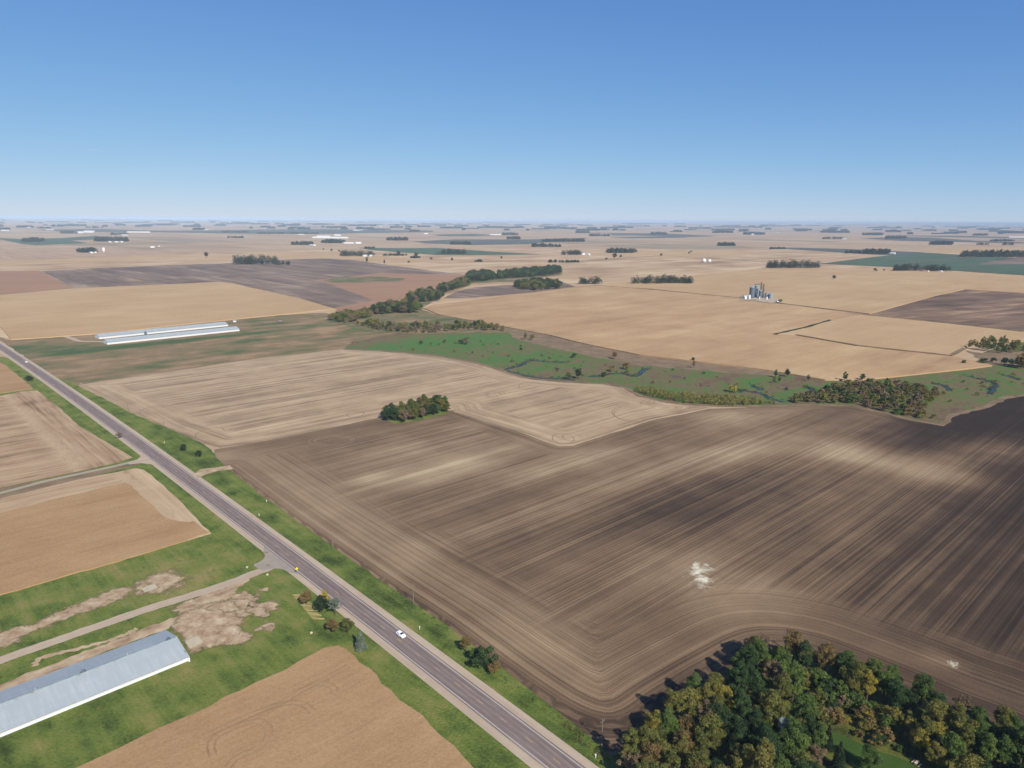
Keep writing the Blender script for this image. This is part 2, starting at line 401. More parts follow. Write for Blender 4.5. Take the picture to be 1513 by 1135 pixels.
M['bank'] = field('creek bank', [C(40, 52, 44), C(58, 72, 56), C(84, 90, 66)], rows=(1, 4), amp=(.1, .2), patch=(5, .5), grain=(.8, .2))
def water():
    t = NT('creek water'); c = t.coord(0, (1, 1, 1)); t.color(C(34, 46, 58)); t.p.inputs["Roughness"].default_value = .3
    t.p.inputs["Specular IOR Level"].default_value = .6; t.bump(t.noise(c, .8, 3), .15, .1); return t.mat
M['water'] = water()

def far_ground():
    """sections of fields: every rectangle gets its own tone"""
    t = NT('farmland patchwork'); c = t.coord(-ROAD_ANG, (1, 1, 1))
    def cell(a, b, off):
        ad = t.n("ShaderNodeVectorMath", operation='ADD'); t.L(c, ad.inputs[0]); ad.inputs[1].default_value = (off, off * .7, 0)
        m2 = t.n("ShaderNodeVectorMath", operation='MULTIPLY'); t.L(ad.outputs[0], m2.inputs[0]); m2.inputs[1].default_value = (1 / a, 1 / b, 0)
        fl = t.n("ShaderNodeVectorMath", operation='FLOOR'); t.L(m2.outputs[0], fl.inputs[0])
        wn_ = t.n("ShaderNodeTexWhiteNoise", noise_dimensions='2D'); t.L(fl.outputs[0], wn_.inputs[0]); return wn_.outputs[0]
    a = cell(805, 402, 0); b = cell(402, 805, 211); s = cell(3218, 1609, 50)
    pick = t.math('GREATER_THAN', s, .5)
    v = t.math('ADD', t.math('MULTIPLY', a, t.math('SUBTRACT', 1, pick)), t.math('MULTIPLY', b, pick))
    col = t.ramp(v, [(0, C(184, 154, 128)), (.2, C(202, 174, 146)), (.4, C(192, 160, 134)), (.55, C(212, 186, 156)), (.68, C(180, 148, 126)), (.78, C(200, 172, 140)),
                     (.86, C(150, 128, 112)), (.91, C(104, 116, 96)), (.95, C(124, 108, 98))], 'CONSTANT')
    n = t.noise(t.coord(.2, (1 / 300, 1 / 300, 1)), 1, 5, .6)
    n2 = t.noise(t.coord(-ROAD_ANG, (1 / 30, 1 / 240, 1)), 1, 3, .6)
    col = t.mix(.5, col, t.ramp(n, [(.3, C(170, 140, 116)), (.7, C(214, 190, 160))]), 'MIX')
    col = t.mix(.22, col, t.ramp(n2, [(.3, C(140, 112, 92)), (.7, C(224, 200, 170))]), 'MIX')
    t.color(col); return t.mat
M['far'] = far_ground()

# ------------------------------------------------------------------ ground
rad = [0.] + list(np.geomspace(60, 72000, 120)); na = 300
V = []
for r in rad:
    for i in range(na):
        a = 2 * math.pi * i / na; V.append((r * math.cos(a), r * math.sin(a)))
V = np.array(V); Z = gz(V[:, 0], V[:, 1]); V3 = np.column_stack([V, Z])
F = [(j * na + i, (j + 1) * na + i, (j + 1) * na + (i + 1) % na, j * na + (i + 1) % na) for j in range(len(rad) - 1) for i in range(na)]
g = link('ground', np_mesh('ground', V3, F, [M['far']], smooth=True)); tag(g, kind='structure')
g['label'] = 'flat farmland reaching the horizon in tan, brown and green fields'
me = g.data
# merge centre
import bmesh
bm = bmesh.new(); bm.from_mesh(me); bmesh.ops.remove_doubles(bm, verts=bm.verts[:], dist=.01); bmesh.ops.recalc_face_normals(bm, faces=bm.faces[:])
if sum(f.normal.z for f in bm.faces) < 0: bmesh.ops.reverse_faces(bm, faces=bm.faces[:])
bm.to_mesh(me); bm.free()

def gauss(X, Y, items, rnd_=1.0):
    """items: (px, py, along rows m, across rows m, weight)"""
    s = np.zeros(X.shape)
    for a, b, ra, rb, wt in items:
        cx_, cy_ = at(a, b); dx, dy = X - cx_, Y - cy_
        al = dx * Vd.x + dy * Vd.y; ac = (dx * Ud.x + dy * Ud.y) / rnd_
        s += wt * np.exp(-((al / ra) ** 2 + (ac / rb) ** 2))
    return s
def smst(a, lo, hi): t = np.clip((a - lo) / (hi - lo), 0, 1); return t * t * (3 - 2 * t)

# --- ploughed field, the largest
plough_px = [(317, 664), (400, 650), (562, 617), (600, 610), (671, 606), (780, 643), (826, 660), (847, 659), (887, 646), (960, 622), (1048, 604), (1160, 599.5), (1200, 597),
             (1261, 600), (1351, 621), (1392, 628), (1406, 613), (1457, 601), (1483, 588), (1513, 584), (1640, 570), (1900, 560)]
east = [(2300, 760), (1900, 1240)]
low = [(1513, 1100), (1404, 1062), (1351, 1036), (1258, 1000), (1229, 990), (1174, 978), (1126, 978), (1080, 1010), (1010, 1060), (960, 1110), (940, 1150)]
verge_px = [(892, 1106), (852.5, 1073), (777, 1015), (760, 1004), (658, 922), (565, 860), (539, 835), (494, 811), (433, 769), (400, 745), (380, 732), (333, 695), (322, 672)]
PP = px(plough_px + east + low + [(a - 7, b + 5) for a, b in verge_px])
HB1 = px([(333, 690), (433, 766), (565, 860), (658, 923), (760, 1000), (850, 1058), (920, 1070), (985, 1030), (1060, 985), (1126, 952), (1190, 955), (1258, 978), (1351, 1016), (1404, 1040), (1513, 1082), (1700, 1160)])
HB1 = smooth_line(HB1, 4)
HB2 = px(plough_px)
def plough_rc(X, Y):
    u = (X - P0.x) * Ud.x + (Y - P0.y) * Ud.y; v = (X - P0.x) * Vd.x + (Y - P0.y) * Vd.y
    # rows drift a little towards the east, as in the photograph
    d1, a1 = dist_line(X, Y, HB1); d2, a2 = dist_line(X, Y, HB2)
    h1 = smst(-d1, -41, -39); h2 = smst(-d2, -21, -19)
    n2 = (d2 < d1) & (d2 < 30)
    wob = 5 * np.sin(a1 / 23.) + 4 * np.sin(a1 / 9.1 + 1) + 3 * np.sin(u / 3.3)
    return (u, v), (np.where(n2, d2 + 1700, d1 + 900), np.where(n2, a2, a1)), np.maximum(smst(-d1 + wob, -54, -30), smst(-d2, -24, -14))
def plough_tone(X, Y):
    v = (X - P0.x) * Vd.x + (Y - P0.y) * Vd.y; u = (X - P0.x) * Ud.x + (Y - P0.y) * Ud.y
    d1, _ = dist_line(X, Y, HB1)
    rr_ = np.hypot(X - P0.x, Y - P0.y); wv_ = (X * .94 - Y * .34)
    t = .015 - .34 * smst(X * .8 - Y * .55, -230, 130) - .22 * smst(X - .25 * Y, 40, 300)
    t += .1 * np.exp(-((d1 - 24) / 16) ** 2) * (1 - .8 * smst(v, 140, 230)) - .05 * np.exp(-(d1 / 8) ** 2)
    t -= .05 * smst(v, 250, 600)
    t += .7 * gauss(X, Y, [(545, 708, 16, 7, .4), (600, 668, 36, 14, .2), (660, 690, 45, 12, .34), (690, 682, 22, 14, .18), (632, 700, 30, 10, .15), (800, 697, 40, 10, .3), (880, 674, 40, 12, .3),
                      (690, 630, 20, 9, .2), (760, 655, 30, 8, .2), (850, 750, 30, 12, .18), (900, 716, 34, 12, .22), (1022, 684, 34, 12, .34), (1090, 668, 28, 10, .3), (950, 700, 16, 8, .2), (1075, 615, 30, 12, .42),
                      (1170, 608, 60, 12, .3), (1300, 608, 60, 14, .3), (1250, 668, 30, 12, .42), (1160, 655, 60, 20, .2), (1190, 650, 100, 26, .12), (840, 805, 40, 10, .26), (700, 780, 40, 9, .12), (900, 830, 60, 10, .12),
                      (1345, 692, 26, 30, .68), (1395, 683, 24, 16, .3), (1440, 670, 34, 20, .34), (1490, 660, 34, 16, .36), (1300, 730, 80, 20, .12),
                      (1120, 885, 30, 14, .14), (1032, 850, 30, 20, .34), (1390, 975, 5, 4, .25),
                      (330, 680, 20, 20, .1), (450, 760, 22, 40, .12), (620, 860, 22, 40, .1), (740, 950, 18, 26, .12), (860, 985, 24, 20, .14),
                      (760, 740, 90, 12, -.14), (950, 770, 140, 16, -.2), (820, 780, 100, 14, -.14), (1060, 735, 90, 18, -.16), (960, 925, 60, 12, -.1), (600, 740, 60, 10, -.08), (1180, 620, 40, 12, -.1), (940, 640, 40, 9, -.12), (1380, 650, 60, 14, -.14), (1430, 610, 60, 20, -.12)], 1.45)
    return t
def plough_salt(X, Y):
    return gauss(X, Y, [(1030, 842, 13, 12, .82), (1034, 862, 9, 6, .5), (1057, 871, 5, 4, .42), (1396, 973, 5, 7, .5), (1412, 986, 6, 4, .42)]) - .4
o = sheet('ploughed_field', PP, M['plough'], .02, 4.5, 12.0, .8, dict(rc=lambda X, Y: plough_rc(X, Y)[0], rc2=lambda X, Y: plough_rc(X, Y)[1], hm=lambda X, Y: plough_rc(X, Y)[2], tone=plough_tone, salt=plough_salt))
o['label'] = 'dark brown ploughed field with pale washed patches'

# --- stubble field
stub_px = [(112, 570), (125, 566), (150, 562), (260, 546), (380, 529), (440, 521), (507, 515), (565, 518), (644, 525), (697, 534), (725, 541), (745, 548.5), (780, 558), (813, 562), (892, 566), (924, 572), (945, 584),
           (985, 593), (1020, 597), (1060, 599)]
stub_low = [(1048, 603), (960, 621), (887, 645), (847, 657), (826, 658), (780, 642), (671, 609), (668, 600), (600, 612), (562, 617), (400, 650), (325, 662), (300, 656), (240, 634), (206, 615.5), (160, 592)]
SP = px(stub_px + stub_low)
def stub_rc(X, Y):
    u = (X - P0.x) * Ud.x + (Y - P0.y) * Ud.y; v = (X - P0.x) * Vd.x + (Y - P0.y) * Vd.y
    d1, a1 = dist_line(X, Y, SP, True)
    return (u, v), (d1 + 900, a1), smst(-d1, -34, -24)
def stub_tone(X, Y):
    d1, _ = dist_line(X, Y, SP, True)
    return .08 * np.exp(-((d1 - 22) / 9) ** 2) + gauss(X, Y, [(330, 588, 50, 20, -.18), (560, 560, 80, 14, -.12), (240, 620, 8, 14, .12), (180, 575, 40, 14, -.08), (460, 600, 90, 12, .08), (820, 600, 60, 12, -.1), (640, 545, 60, 12, -.1), (980, 600, 20, 8, .15),
                                                             (700, 580, 80, 14, .14), (800, 625, 40, 12, .1), (835, 652, 12, 6, .2), (400, 610, 60, 12, -.1)])
o = sheet('stubble_field', SP, M['stubble'], .05, 6.0, 10.0, .8, dict(rc=lambda X, Y: stub_rc(X, Y)[0], rc2=lambda X, Y: stub_rc(X, Y)[1], hm=lambda X, Y: stub_rc(X, Y)[2], tone=stub_tone)); o['label'] = 'pale harvested stubble field crossed by rows'

# --- creek valley
val_top = [(500, 492), (560, 470), (620, 462), (680, 470), (740, 483), (813, 494), (866, 507), (945, 523), (1024, 532), (1130, 545), (1219, 560), (1272, 560), (1351, 552), (1440, 540), (1455, 520), (1513, 500), (1700, 505)]
val_low = [(1900, 562), (1640, 571), (1513, 584.5), (1483, 588.5), (1457, 601.5), (1406, 613.5), (1392, 629), (1351, 621.5), (1261, 600.5), (1200, 598), (1160, 600), (1100, 600.5), (1060, 600), (1020, 598), (985, 594), (945, 585), (924, 573), (892, 567),
           (813, 563), (780, 559), (745, 549.5), (725, 542), (697, 535), (644, 526), (565, 519), (507, 516), (520, 505), (600, 490)]
def val_tone(X, Y):
    t = np.full(X.shape, -.06) + gauss(X, Y, [(540, 500, 60, 50, -.4), (590, 495, 60, 30, -.2)])
    t += gauss(X, Y, [(700, 505, 90, 50, .4), (640, 505, 70, 26, .25), (760, 530, 80, 26, .45), (820, 545, 60, 26, .4), (830, 530, 50, 20, .25), (590, 512, 60, 16, .2), (900, 560, 40, 14, .25), (960, 567, 50, 14, .3), (1010, 575, 50, 12, .35), (1100, 570, 40, 16, .4), (1140, 588, 50, 12, .4),
                      (1060, 548, 70, 16, .3), (1120, 560, 30, 14, .25), (1210, 575, 30, 14, .4), (1340, 568, 120, 30, .12), (1440, 575, 90, 40, .16), (1480, 550, 60, 20, .14), (940, 545, 40, 14, .15),
                      (812, 552, 24, 7, -.5), (980, 560, 60, 9, -.3), (1050, 565, 50, 12, -.55), (1000, 556, 30, 8, -.2), (850, 508, 90, 12, -.4), (960, 528, 90, 10, -.3), (1170, 566, 60, 10, -.3), (1425, 570, 40, 16, -.2), (1400, 605, 60, 10, -.35), (760, 512, 60, 6, -.3), (640, 515, 50, 5, -.3)])
    return t
o = sheet('marsh_meadow', px(val_top + val_low), M['marsh'], .08, 9.0, 12.0, 1.5, dict(tone=val_tone)); o['label'] = 'green and brown marshy meadow along the winding creek'
o = sheet('weedy_strip', px([(745, 484), (813, 494), (866, 507), (945, 523), (1024, 532), (1130, 545), (1160, 556), (1100, 553), (1020, 546), (950, 541), (880, 528), (810, 513), (760, 500)]), M['weeds'], .1, 0, 8, 2.0)
o['label'] = 'mauve brown weedy strip between corn and marsh'
o = sheet('weedy_corner', px([(1427, 518), (1452, 522), (1513, 519), (1600, 520), (1600, 542), (1480, 540), (1458, 538)]), M['weeds'], .11, 0, 8, 2.0); o['label'] = 'brown weedy corner beyond the creek at the right'

ve = densify(px(val_low[:-2]), 8, .8, False)[4:]
o = strip('field_edge', ve, 5.5, M['weeds'], .17, 1.0, 4); o['label'] = 'brown weedy edge between the marsh and the fields'
# --- creek
creeks = [[(747, 547), (757, 543), (770, 540), (777, 535), (786, 533), (800, 534), (820, 535.5), (840, 535)],
          [(869, 557), (885, 556), (900, 553), (918, 552), (935, 556), (944, 554), (949, 548), (960, 544)],
          [(749, 549), (770, 554), (800, 559), (830, 560), (850, 562)],
          [(1092, 580), (1097, 577), (1108, 579), (1122, 581), (1135, 587), (1146, 592), (1160, 594)],
          [(1110, 569), (1120, 574), (1126, 577)], [(1190, 574), (1196, 572), (1200, 577), (1205, 580)],
          [(1376, 567), (1390, 568.5), (1398, 572), (1404, 578)],
          [(1430, 556), (1444, 559), (1456, 562), (1466, 565), (1471, 569), (1466, 576), (1463, 583)], [(1482, 554), (1496, 558), (1508, 562)]]
for i, c in enumerate(creeks):
    L = smooth_line(px(c), 6)
    b = strip('creek_bank', L, 5.2, M['bank'], .12, 1.0, i)
    ww = strip('creek', L, 1.5, M['water'], .14, .3, i + 20)
for (a, b, ra, rb) in [(950, 549, 2.5, 6), (996, 556, 6, 2.2), (1146, 593, 5, 1.8), (1465, 577, 2.5, 9)]:
    cx_, cy_ = at(a, b); P = [(cx_ + ra * (1 + .2 * math.sin(3 * t)) * math.cos(t), cy_ + rb * (1 + .2 * math.cos(2 * t)) * math.sin(t)) for t in np.linspace(0, 2 * math.pi, 16, endpoint=False)]
    o = sheet('pool', P, M['water'], .16)

# --- right verge
rv = [road_pt(u, 5.5) for u in (-260, -100, 0, 100, 200, 350, 500, 650, 800, 1000)]
vp = smooth_line(px([(112, 568), (206, 615.5), (300, 656), (333, 690), (433, 766), (565, 860), (658, 923), (760, 1002), (850, 1072), (892, 1106), (925, 1140), (1010, 1230)]), 4)
def g_tone(X, Y): return -.1 + .12 * np.sin(X / 37.) * np.cos(Y / 51.) + gauss(X, Y, [(420, 870, 25, 25, .12), (360, 910, 30, 20, .2), (250, 860, 20, 14, .35), (640, 930, 12, 12, .15), (510, 985, 16, 10, .25), (290, 1010, 30, 15, .1)])
# verge as a strip polygon from the far end to the near end
far_end = [at(60, 552)]
o = sheet('grass_verge', [p for p in rv[:-3][::1]] + [road_pt(700, 5.5)] + vp, M['grass'], .1, 0, 6, .7, dict(tone=g_tone)); o['label'] = 'green grass verge between highway and ploughed field'

# --- pasture left of the marsh, round the twin barns
past = px([(-60, 480), (16, 503), (150, 494), (380, 468), (480, 462), (500, 470), (540, 480), (600, 488), (600, 492), (507, 516), (380, 530), (150, 563), (112, 570), (100, 566), (60, 545), (20, 515), (0, 503)])
def past_tone(X, Y):
    return .14 + gauss(X, Y, [(40, 515, 70, 40, -.5), (90, 520, 60, 30, -.35), (80, 560, 30, 30, -.3), (180, 514, 150, 14, -.6), (300, 500, 140, 10, -.5), (400, 480, 60, 20, -.3), (400, 500, 80, 10, -.25), (540, 492, 60, 20, -.2), (130, 545, 50, 14, .15), (180, 540, 70, 10, .2), (340, 500, 90, 10, .25), (480, 490, 60, 16, .3), (460, 475, 40, 10, .3), (250, 520, 90, 10, .1)])
o = sheet('pasture', past, M['pasture'], .07, 10, 14, 2, dict(tone=past_tone)); o['label'] = 'rough pasture of green and rusty grass round the twin barns'
# --- grass left of the highway
lg = [road_pt(u, -5.5) for u in (820, 650, 500, 350, 200, 100, 0, -100, -300)] + [at(500, 1500), at(-500, 1500), at(-900, 900), at(-500, 600), at(-200, 500)]
o = sheet('grassland', lg, M['grass'], .05, 12, 12, 0, dict(tone=g_tone)); o['label'] = 'green grass left of the highway round the long barn'

# --- fields left of the highway
def near_rc(P):
    def f(X, Y):
        u = (X - P0.x) * Ud.x + (Y - P0.y) * Ud.y; v = (X - P0.x) * Vd.x + (Y - P0.y) * Vd.y
        k = smst(v, P[0], P[0] + 4)
        return u * (1 - k) + (v + 900) * k, v * (1 - k) + u * k
    return f
zc = .45
o = sheet('crop_field', px([(-300, 500), (0, 535), (10, 541), (22, 551), (49, 574), (0, 581), (-300, 625)], zc), M['crop'], .05, 0, 6, .5, height=zc); o['label'] = 'ripe tan crop field at the far left of the highway'
F2 = px([(-400, 650), (0, 585), (30, 579), (55, 577), (85, 600), (116, 629), (160, 655), (196, 676), (172, 684), (100, 700), (0, 721), (-400, 815)])
vmax = uv(*at(12, 589))[1]
def f2_rc(X, Y):
    u = (X - P0.x) * Ud.x + (Y - P0.y) * Ud.y; v = (X - P0.x) * Vd.x + (Y - P0.y) * Vd.y
    k = smst(v, vm2, vm2 + 3)
    return u * (1 - k) + (v + 900) * k, v * (1 - k) + u * k
_a = at(12, 589); _b = at(114, 690); vm2 = (uv(*_a)[1] + uv(*_b)[1]) / 2
def f2_tone(X, Y):
    a = Vector(_a); d = (Vector(_b) - a).normalized(); q = np.abs((X - a.x) * (-d.y) + (Y - a.y) * d.x)
    return .3 * np.exp(-(q / 4.) ** 2) - .1 + gauss(X, Y, [(45, 595, 14, 8, -.3), (130, 690, 10, 6, -.2), (60, 640, 20, 20, -.1)])
o = sheet('stubble_strip_field', F2, M['stubble_near'], .08, 5, 6, .4, dict(rc=f2_rc, tone=f2_tone)); o['label'] = 'harvested field with pale headland swath left of the highway'
o = sheet('lane_verge', [at(a, b) for a, b in [(-400, 818), (0, 722), (100, 701), (200, 681), (222, 678), (206, 686), (100, 714), (0, 738), (-400, 840)]], M['weeds'], .075, 0, 6, .4)
F3 = px([(-300, 800), (0, 737), (110, 710), (200, 692), (212, 694), (240, 716), (270, 744), (312, 789), (234, 812), (156, 835), (0, 880), (-300, 960)])
def f3_rc(X, Y):
    u = (X - P0.x) * Ud.x + (Y - P0.y) * Ud.y; v = (X - P0.x) * Vd.x + (Y - P0.y) * Vd.y
    vm = uv(*at(195, 716))[1] - 2; k = smst(v, vm, vm + 3)
    return u * (1 - k) + (v + 900) * k, v * (1 - k) + u * k
o = sheet('swath_field', F3, M['stubble_near'], .09, 5, 6, .5, dict(rc=f3_rc, tone=lambda X, Y: np.full(X.shape, .16))); o['label'] = 'pale cut swaths round a standing crop left of the highway'
o = sheet('crop_field', px([(-300, 820), (0, 758), (100, 733), (185, 713), (195, 718), (222, 743), (246, 766), (262, 770), (278, 772), (286, 770), (309, 787), (234, 811), (156, 834), (0, 878), (-300, 955)], zc), M['crop'], .06, 0, 5, .8, height=zc); o['label'] = 'standing tan crop between gravel lane and barn driveway'
o = sheet('crop_field', px([(-80, 1215), (113, 1135), (260, 1065), (400, 999), (440, 978), (480, 957), (500, 954), (512, 960), (578, 1020), (671, 1102), (700, 1135), (800, 1260), (300, 1420)], zc), M['crop'], .06, 0, 5, .8, height=zc); o['label'] = 'standing tan crop at the bottom between barn and highway'
# tracks in the bottom crop
def trk(name, pts, wd, mat, z, wob=.25, seed=1): return strip(name, smooth_line(px(pts, z if z > .5 else 0), 8), wd, mat, z, wob, seed)
kz = .52
for off in (-1.0, 1.0):
    for pts in ([(300, 1090), (340, 1070), (380, 1053), (420, 1036), (450, 1018), (475, 1010), (492, 1016), (494, 1024)], [(455, 1015), (480, 1003), (515, 984)],
                [(315, 1118), (312, 1100), (325, 1085), (360, 1070), (385, 1066), (397, 1078), (394, 1092), (380, 1106), (350, 1120), (335, 1135)], [(400, 1045), (430, 1038), (450, 1042), (462, 1052)]):
        P = [Vector(p) for p in smooth_line(px(pts, .5), 8)]; kz = kz + .006
        Q = []
        for i, p in enumerate(P):
            d = (P[min(i + 1, len(P) - 1)] - P[max(i - 1, 0)]).normalized(); Q.append(tuple(p + Vector((-d.y, d.x)) * off))
        o = strip('crop_track', Q, .6, M['track'], kz, .2, int(off + 5)); o['label'] = 'wheel tracks looping through the ripe crop'

def dirt(name, P, z, fade=5.0, step=2.5, label=None):
    o = sheet(name, P, M['dirt_edge'], z, step, 3, .8, dict(edge=lambda X, Y: dist_line(X, Y, P, True)[0] / fade))
    if label: o['label'] = label
    return o
# --- driveways
RC = M['gravel']
drive = smooth_line([Vector(road_pt(uv(*at(415, 826))[0], -6.)).to_tuple()] + px([(400, 838), (372, 849), (341, 861), (280, 881), (225, 898), (120, 934), (0, 976), (-160, 1030)]), 8)
o = strip('driveway', drive, [11] * 3 + [8, 7, 6.2] + [5.4] * 200, RC, .115, .25, 5); o['label'] = 'pale gravel driveway from the highway past the long barn'
o = strip('barn_track', smooth_line(px([(372, 850), (345, 868), (318, 888), (300, 903), (270, 914), (225, 931), (150, 960), (60, 995), (-100, 1060)]), 8), [4] * 3 + [5] * 8 + [9] * 20 + [6] * 200, M['dirt'], .11, .8, 6); o['label'] = 'dirt track along the far side of the long barn'
dirt('gravel_pad', px([(248, 928), (262, 905), (285, 898), (318, 886), (345, 886), (362, 900), (366, 915), (360, 924), (375, 935), (400, 936), (372, 948), (350, 958), (322, 960), (300, 962), (284, 976), (272, 962)]), .12, 4.5, 2.2, 'bare gravel yard at the end of the long barn')
dirt('dirt_patch', px([(240, 900), (290, 880), (335, 862), (350, 862), (325, 885), (300, 904), (262, 912)]), .105, 4)
dirt('spoil_strip', px([(-60, 966), (0, 930), (50, 917), (110, 891), (160, 871), (200, 860), (206, 874), (170, 893), (140, 903), (110, 914), (60, 932), (0, 966), (-60, 992)]), .1, 5.5, 2.5, 'bare pale soil strip in the grass behind the driveway')
dirt('dead_grass', px([(184, 884), (190, 862), (225, 845), (258, 838), (292, 848), (275, 870), (238, 882)]), .095, 9)
o = strip('dirt_trace', smooth_line(px([(50, 985), (62, 972), (110, 960), (150, 950), (185, 938), (203, 929)]), 8), 2.2, M['dirt'], .1, .6, 9)
o = sheet('field_entrance', px([(287, 700), (296, 694), (310, 692), (340, 688), (345, 693), (320, 697), (305, 701), (293, 707)]), M['dirt'], .137, 0, 2, .3)
# bare spots on the pasture right of the yard
rs = random.Random(4)
for a, b, s_ in [(360, 883, 5), (372, 886, 3), (392, 897, 5), (383, 903, 4), (388, 872, 3), (350, 895, 6), (398, 925, 3), (392, 930, 3), (405, 890, 2), (330, 898, 5), (380, 880, 2), (362, 904, 4), (395, 913, 2), (376, 893, 2.5), (390, 908, 3)]:
    x, y = at(a, b); P = [(x + s_ * rs.uniform(.5, 1.1) * math.cos(t), y + s_ * .8 * rs.uniform(.4, 1.1) * math.sin(t)) for t in np.linspace(0, 2 * math.pi, 11, endpoint=False)]
    P = [(x + (p[0] - x) * 1.7, y + (p[1] - y) * 1.7) for p in P]; dirt('bare_soil', P, .125 + .0012 * (a % 9) + .0013 * (b % 5), 2.5, 1.5)
for a, b, s_ in [(219, 869, 0)]:
    P = px([(208, 870), (228, 863), (234, 869), (214, 876)]); sheet('concrete_slab', P, M['concrete'], .18)
sheet('concrete_apron', px([(273, 948), (292, 940), (301, 950), (281, 959)]), M['concrete'], .2)
# lane
o = strip('gravel_lane', smooth_line([at(-400, 830), at(0, 729), at(60, 713), at(110, 702), at(170, 689), at(205, 680), at(218, 677), road_pt(uv(*at(228, 678))[0], -6)], 8), 3.8, M['lane'], .12, .15, 11); o['label'] = 'narrow gravel lane running left from the highway'
# --- highway
us = list(np.arange(-300, 1500, 15.)) + [1600, 2200, 3000, 5000, 8000]
def rstrip(name, o0, o1, mat, z, uu=us, **k):
    V = []; F = []; A = []
    for i, u in enumerate(uu):
        V += [(*road_pt(u, o0), z), (*road_pt(u, o1), z)]; A += [(0, u, 0), (o1 - o0, u, 0)]
        if i: F.append((2 * i - 2, 2 * i - 1, 2 * i + 1, 2 * i))
    me = np_mesh(name, V, F, [mat]); a = me.attributes.new("rc", 'FLOAT_VECTOR', 'POINT'); a.data.foreach_set("vector", np.array(A, np.float32).ravel())
    o = link(name, me); o['kind'] = 'structure'; return o
o = rstrip('road_shoulder', -7.4, 7.4, M['gravel'], .13); o['label'] = 'pale gravel shoulders of the highway'
o = rstrip('highway', -4.5, 4.5, M['asphalt'], .15); o['label'] = 'grey two lane asphalt highway'
# bell mouths of driveway and lane
for (a, b, c1, c2, mat_) in [(415, 828, 16, 13, M['asphalt_apron'])]:
    u0 = uv(*at(a, b))[0]
    P = [road_pt(u0 + 19, -4.4), road_pt(u0 - 19, -4.4), road_pt(u0 - 15, -6.6)] + [road_pt(u0 - 4 - 8 * (1 - math.sin(q)), -7.6 - 8 * (1 - math.cos(q))) for q in np.linspace(0, 1.57, 7)] + [road_pt(u0 + 3, -16.5)] + [road_pt(u0 + 4.5 + 8 * (1 - math.sin(q)), -7.6 - 8 * (1 - math.cos(q))) for q in np.linspace(1.57, 0, 7)] + [road_pt(u0 + 15, -6.6)]
    sheet('driveway_apron', P, mat_, .14)
u0 = uv(*at(226, 678))[0]
sheet('lane_apron', [road_pt(u0 + 20, -4.4), road_pt(u0 - 20, -4.4), road_pt(u0 - 11, -7.8), road_pt(u0 - 4, -12), road_pt(u0 - 2, -18), road_pt(u0 + 2, -18), road_pt(u0 + 4, -12), road_pt(u0 + 10, -7.8)], M['apron2'], .142)
rstrip('edge_line', -3.85, -3.6, M['white_line'], .156); rstrip('edge_line', 3.6, 3.85, M['white_line'], .156)
V = []; F = []
u = -290.
while u < 1200:
    for k_, (uu_, oo) in enumerate([(u, -.11), (u, .11), (u + 3.05, .11), (u + 3.05, -.11)]): V.append((*road_pt(uu_, oo), .157))
    n_ = len(V); F.append((n_ - 4, n_ - 3, n_ - 2, n_ - 1)); u += 11.8
o = link('centre_line', np_mesh('centre_line', V, F, [M['yellow_line']])); tag(o, kind='structure')

# ------------------------------------------------------------------ farther fields
zf = 1.3
def ff(name, P, mat, z=.2, height=0, label=None, jit=0, edge=0, follow=False):
    o = sheet(name, px(P, height), mat, z, 0, edge, jit, height=height, follow=follow)
    if label: o['label'] = label
    return o
ff('distant_field', [(-600, 385), (0, 378), (700, 366), (1400, 372), (2200, 400), (2300, 560), (1640, 520), (1513, 505), (1350, 520), (900, 505), (650, 470), (500, 470), (400, 470), (0, 500), (-700, 560)], M['far_tan'], .03)
ff('distant_field', [(-500, 366), (0, 366), (160, 366), (246, 376), (150, 381), (0, 385), (-500, 398)], M['far_rows'], .3, label='far tan field with dark harvest rows')
ff('distant_field', [(-500, 400), (0, 386), (120, 382), (246, 376.5), (303, 380), (160, 387), (0, 392.5), (-500, 410)], M['crop_gold'], .35, label='pale straw strip field at the far left')
ff('distant_field', [(-500, 420), (0, 401), (59.5, 400.5), (106, 426.5), (0, 436), (-500, 480)], M['far_brown'], .4, label='reddish brown field at the far left')
ff('distant_ploughed_field', [(62, 400.8), (150, 396), (250, 392), (344, 388.8), (409, 384), (486, 382), (520, 384), (560, 390), (620, 398), (684, 406), (640, 412), (620, 424), (553, 445), (500, 454.6), (494, 456), (440, 440), (380, 427), (326, 416.5), (106, 426.5)], M['far_plough'], .3, label='grey ploughed field with pale lines in the left distance', jit=2, edge=30)
ff('weedy_ground', [(470, 413), (560, 404), (684, 406), (692, 404), (660, 425), (600, 440), (560, 455), (500, 470), (494, 455), (553, 444), (500, 425)], M['far_brown'], .35, jit=3, edge=25)
o = sheet('marshy_hollow', px([(478, 414), (510, 409), (560, 409), (600, 412), (590, 416), (540, 418), (490, 418)]), M['pasture'], .45, 0, 20, 4, dict(tone=lambda X, Y: np.full(X.shape, -.1)))
ff('corn_field', [(-500, 475), (0, 436.5), (106, 427), (326, 416.8), (345, 419), (380, 427.5), (440, 441), (494, 456), (440, 462), (380, 468), (260, 480), (150, 492), (70, 498), (16, 501), (0, 482), (-60, 500), (-500, 530)], M['crop_gold'], .1, zf, 'golden standing corn field behind the twin barns')
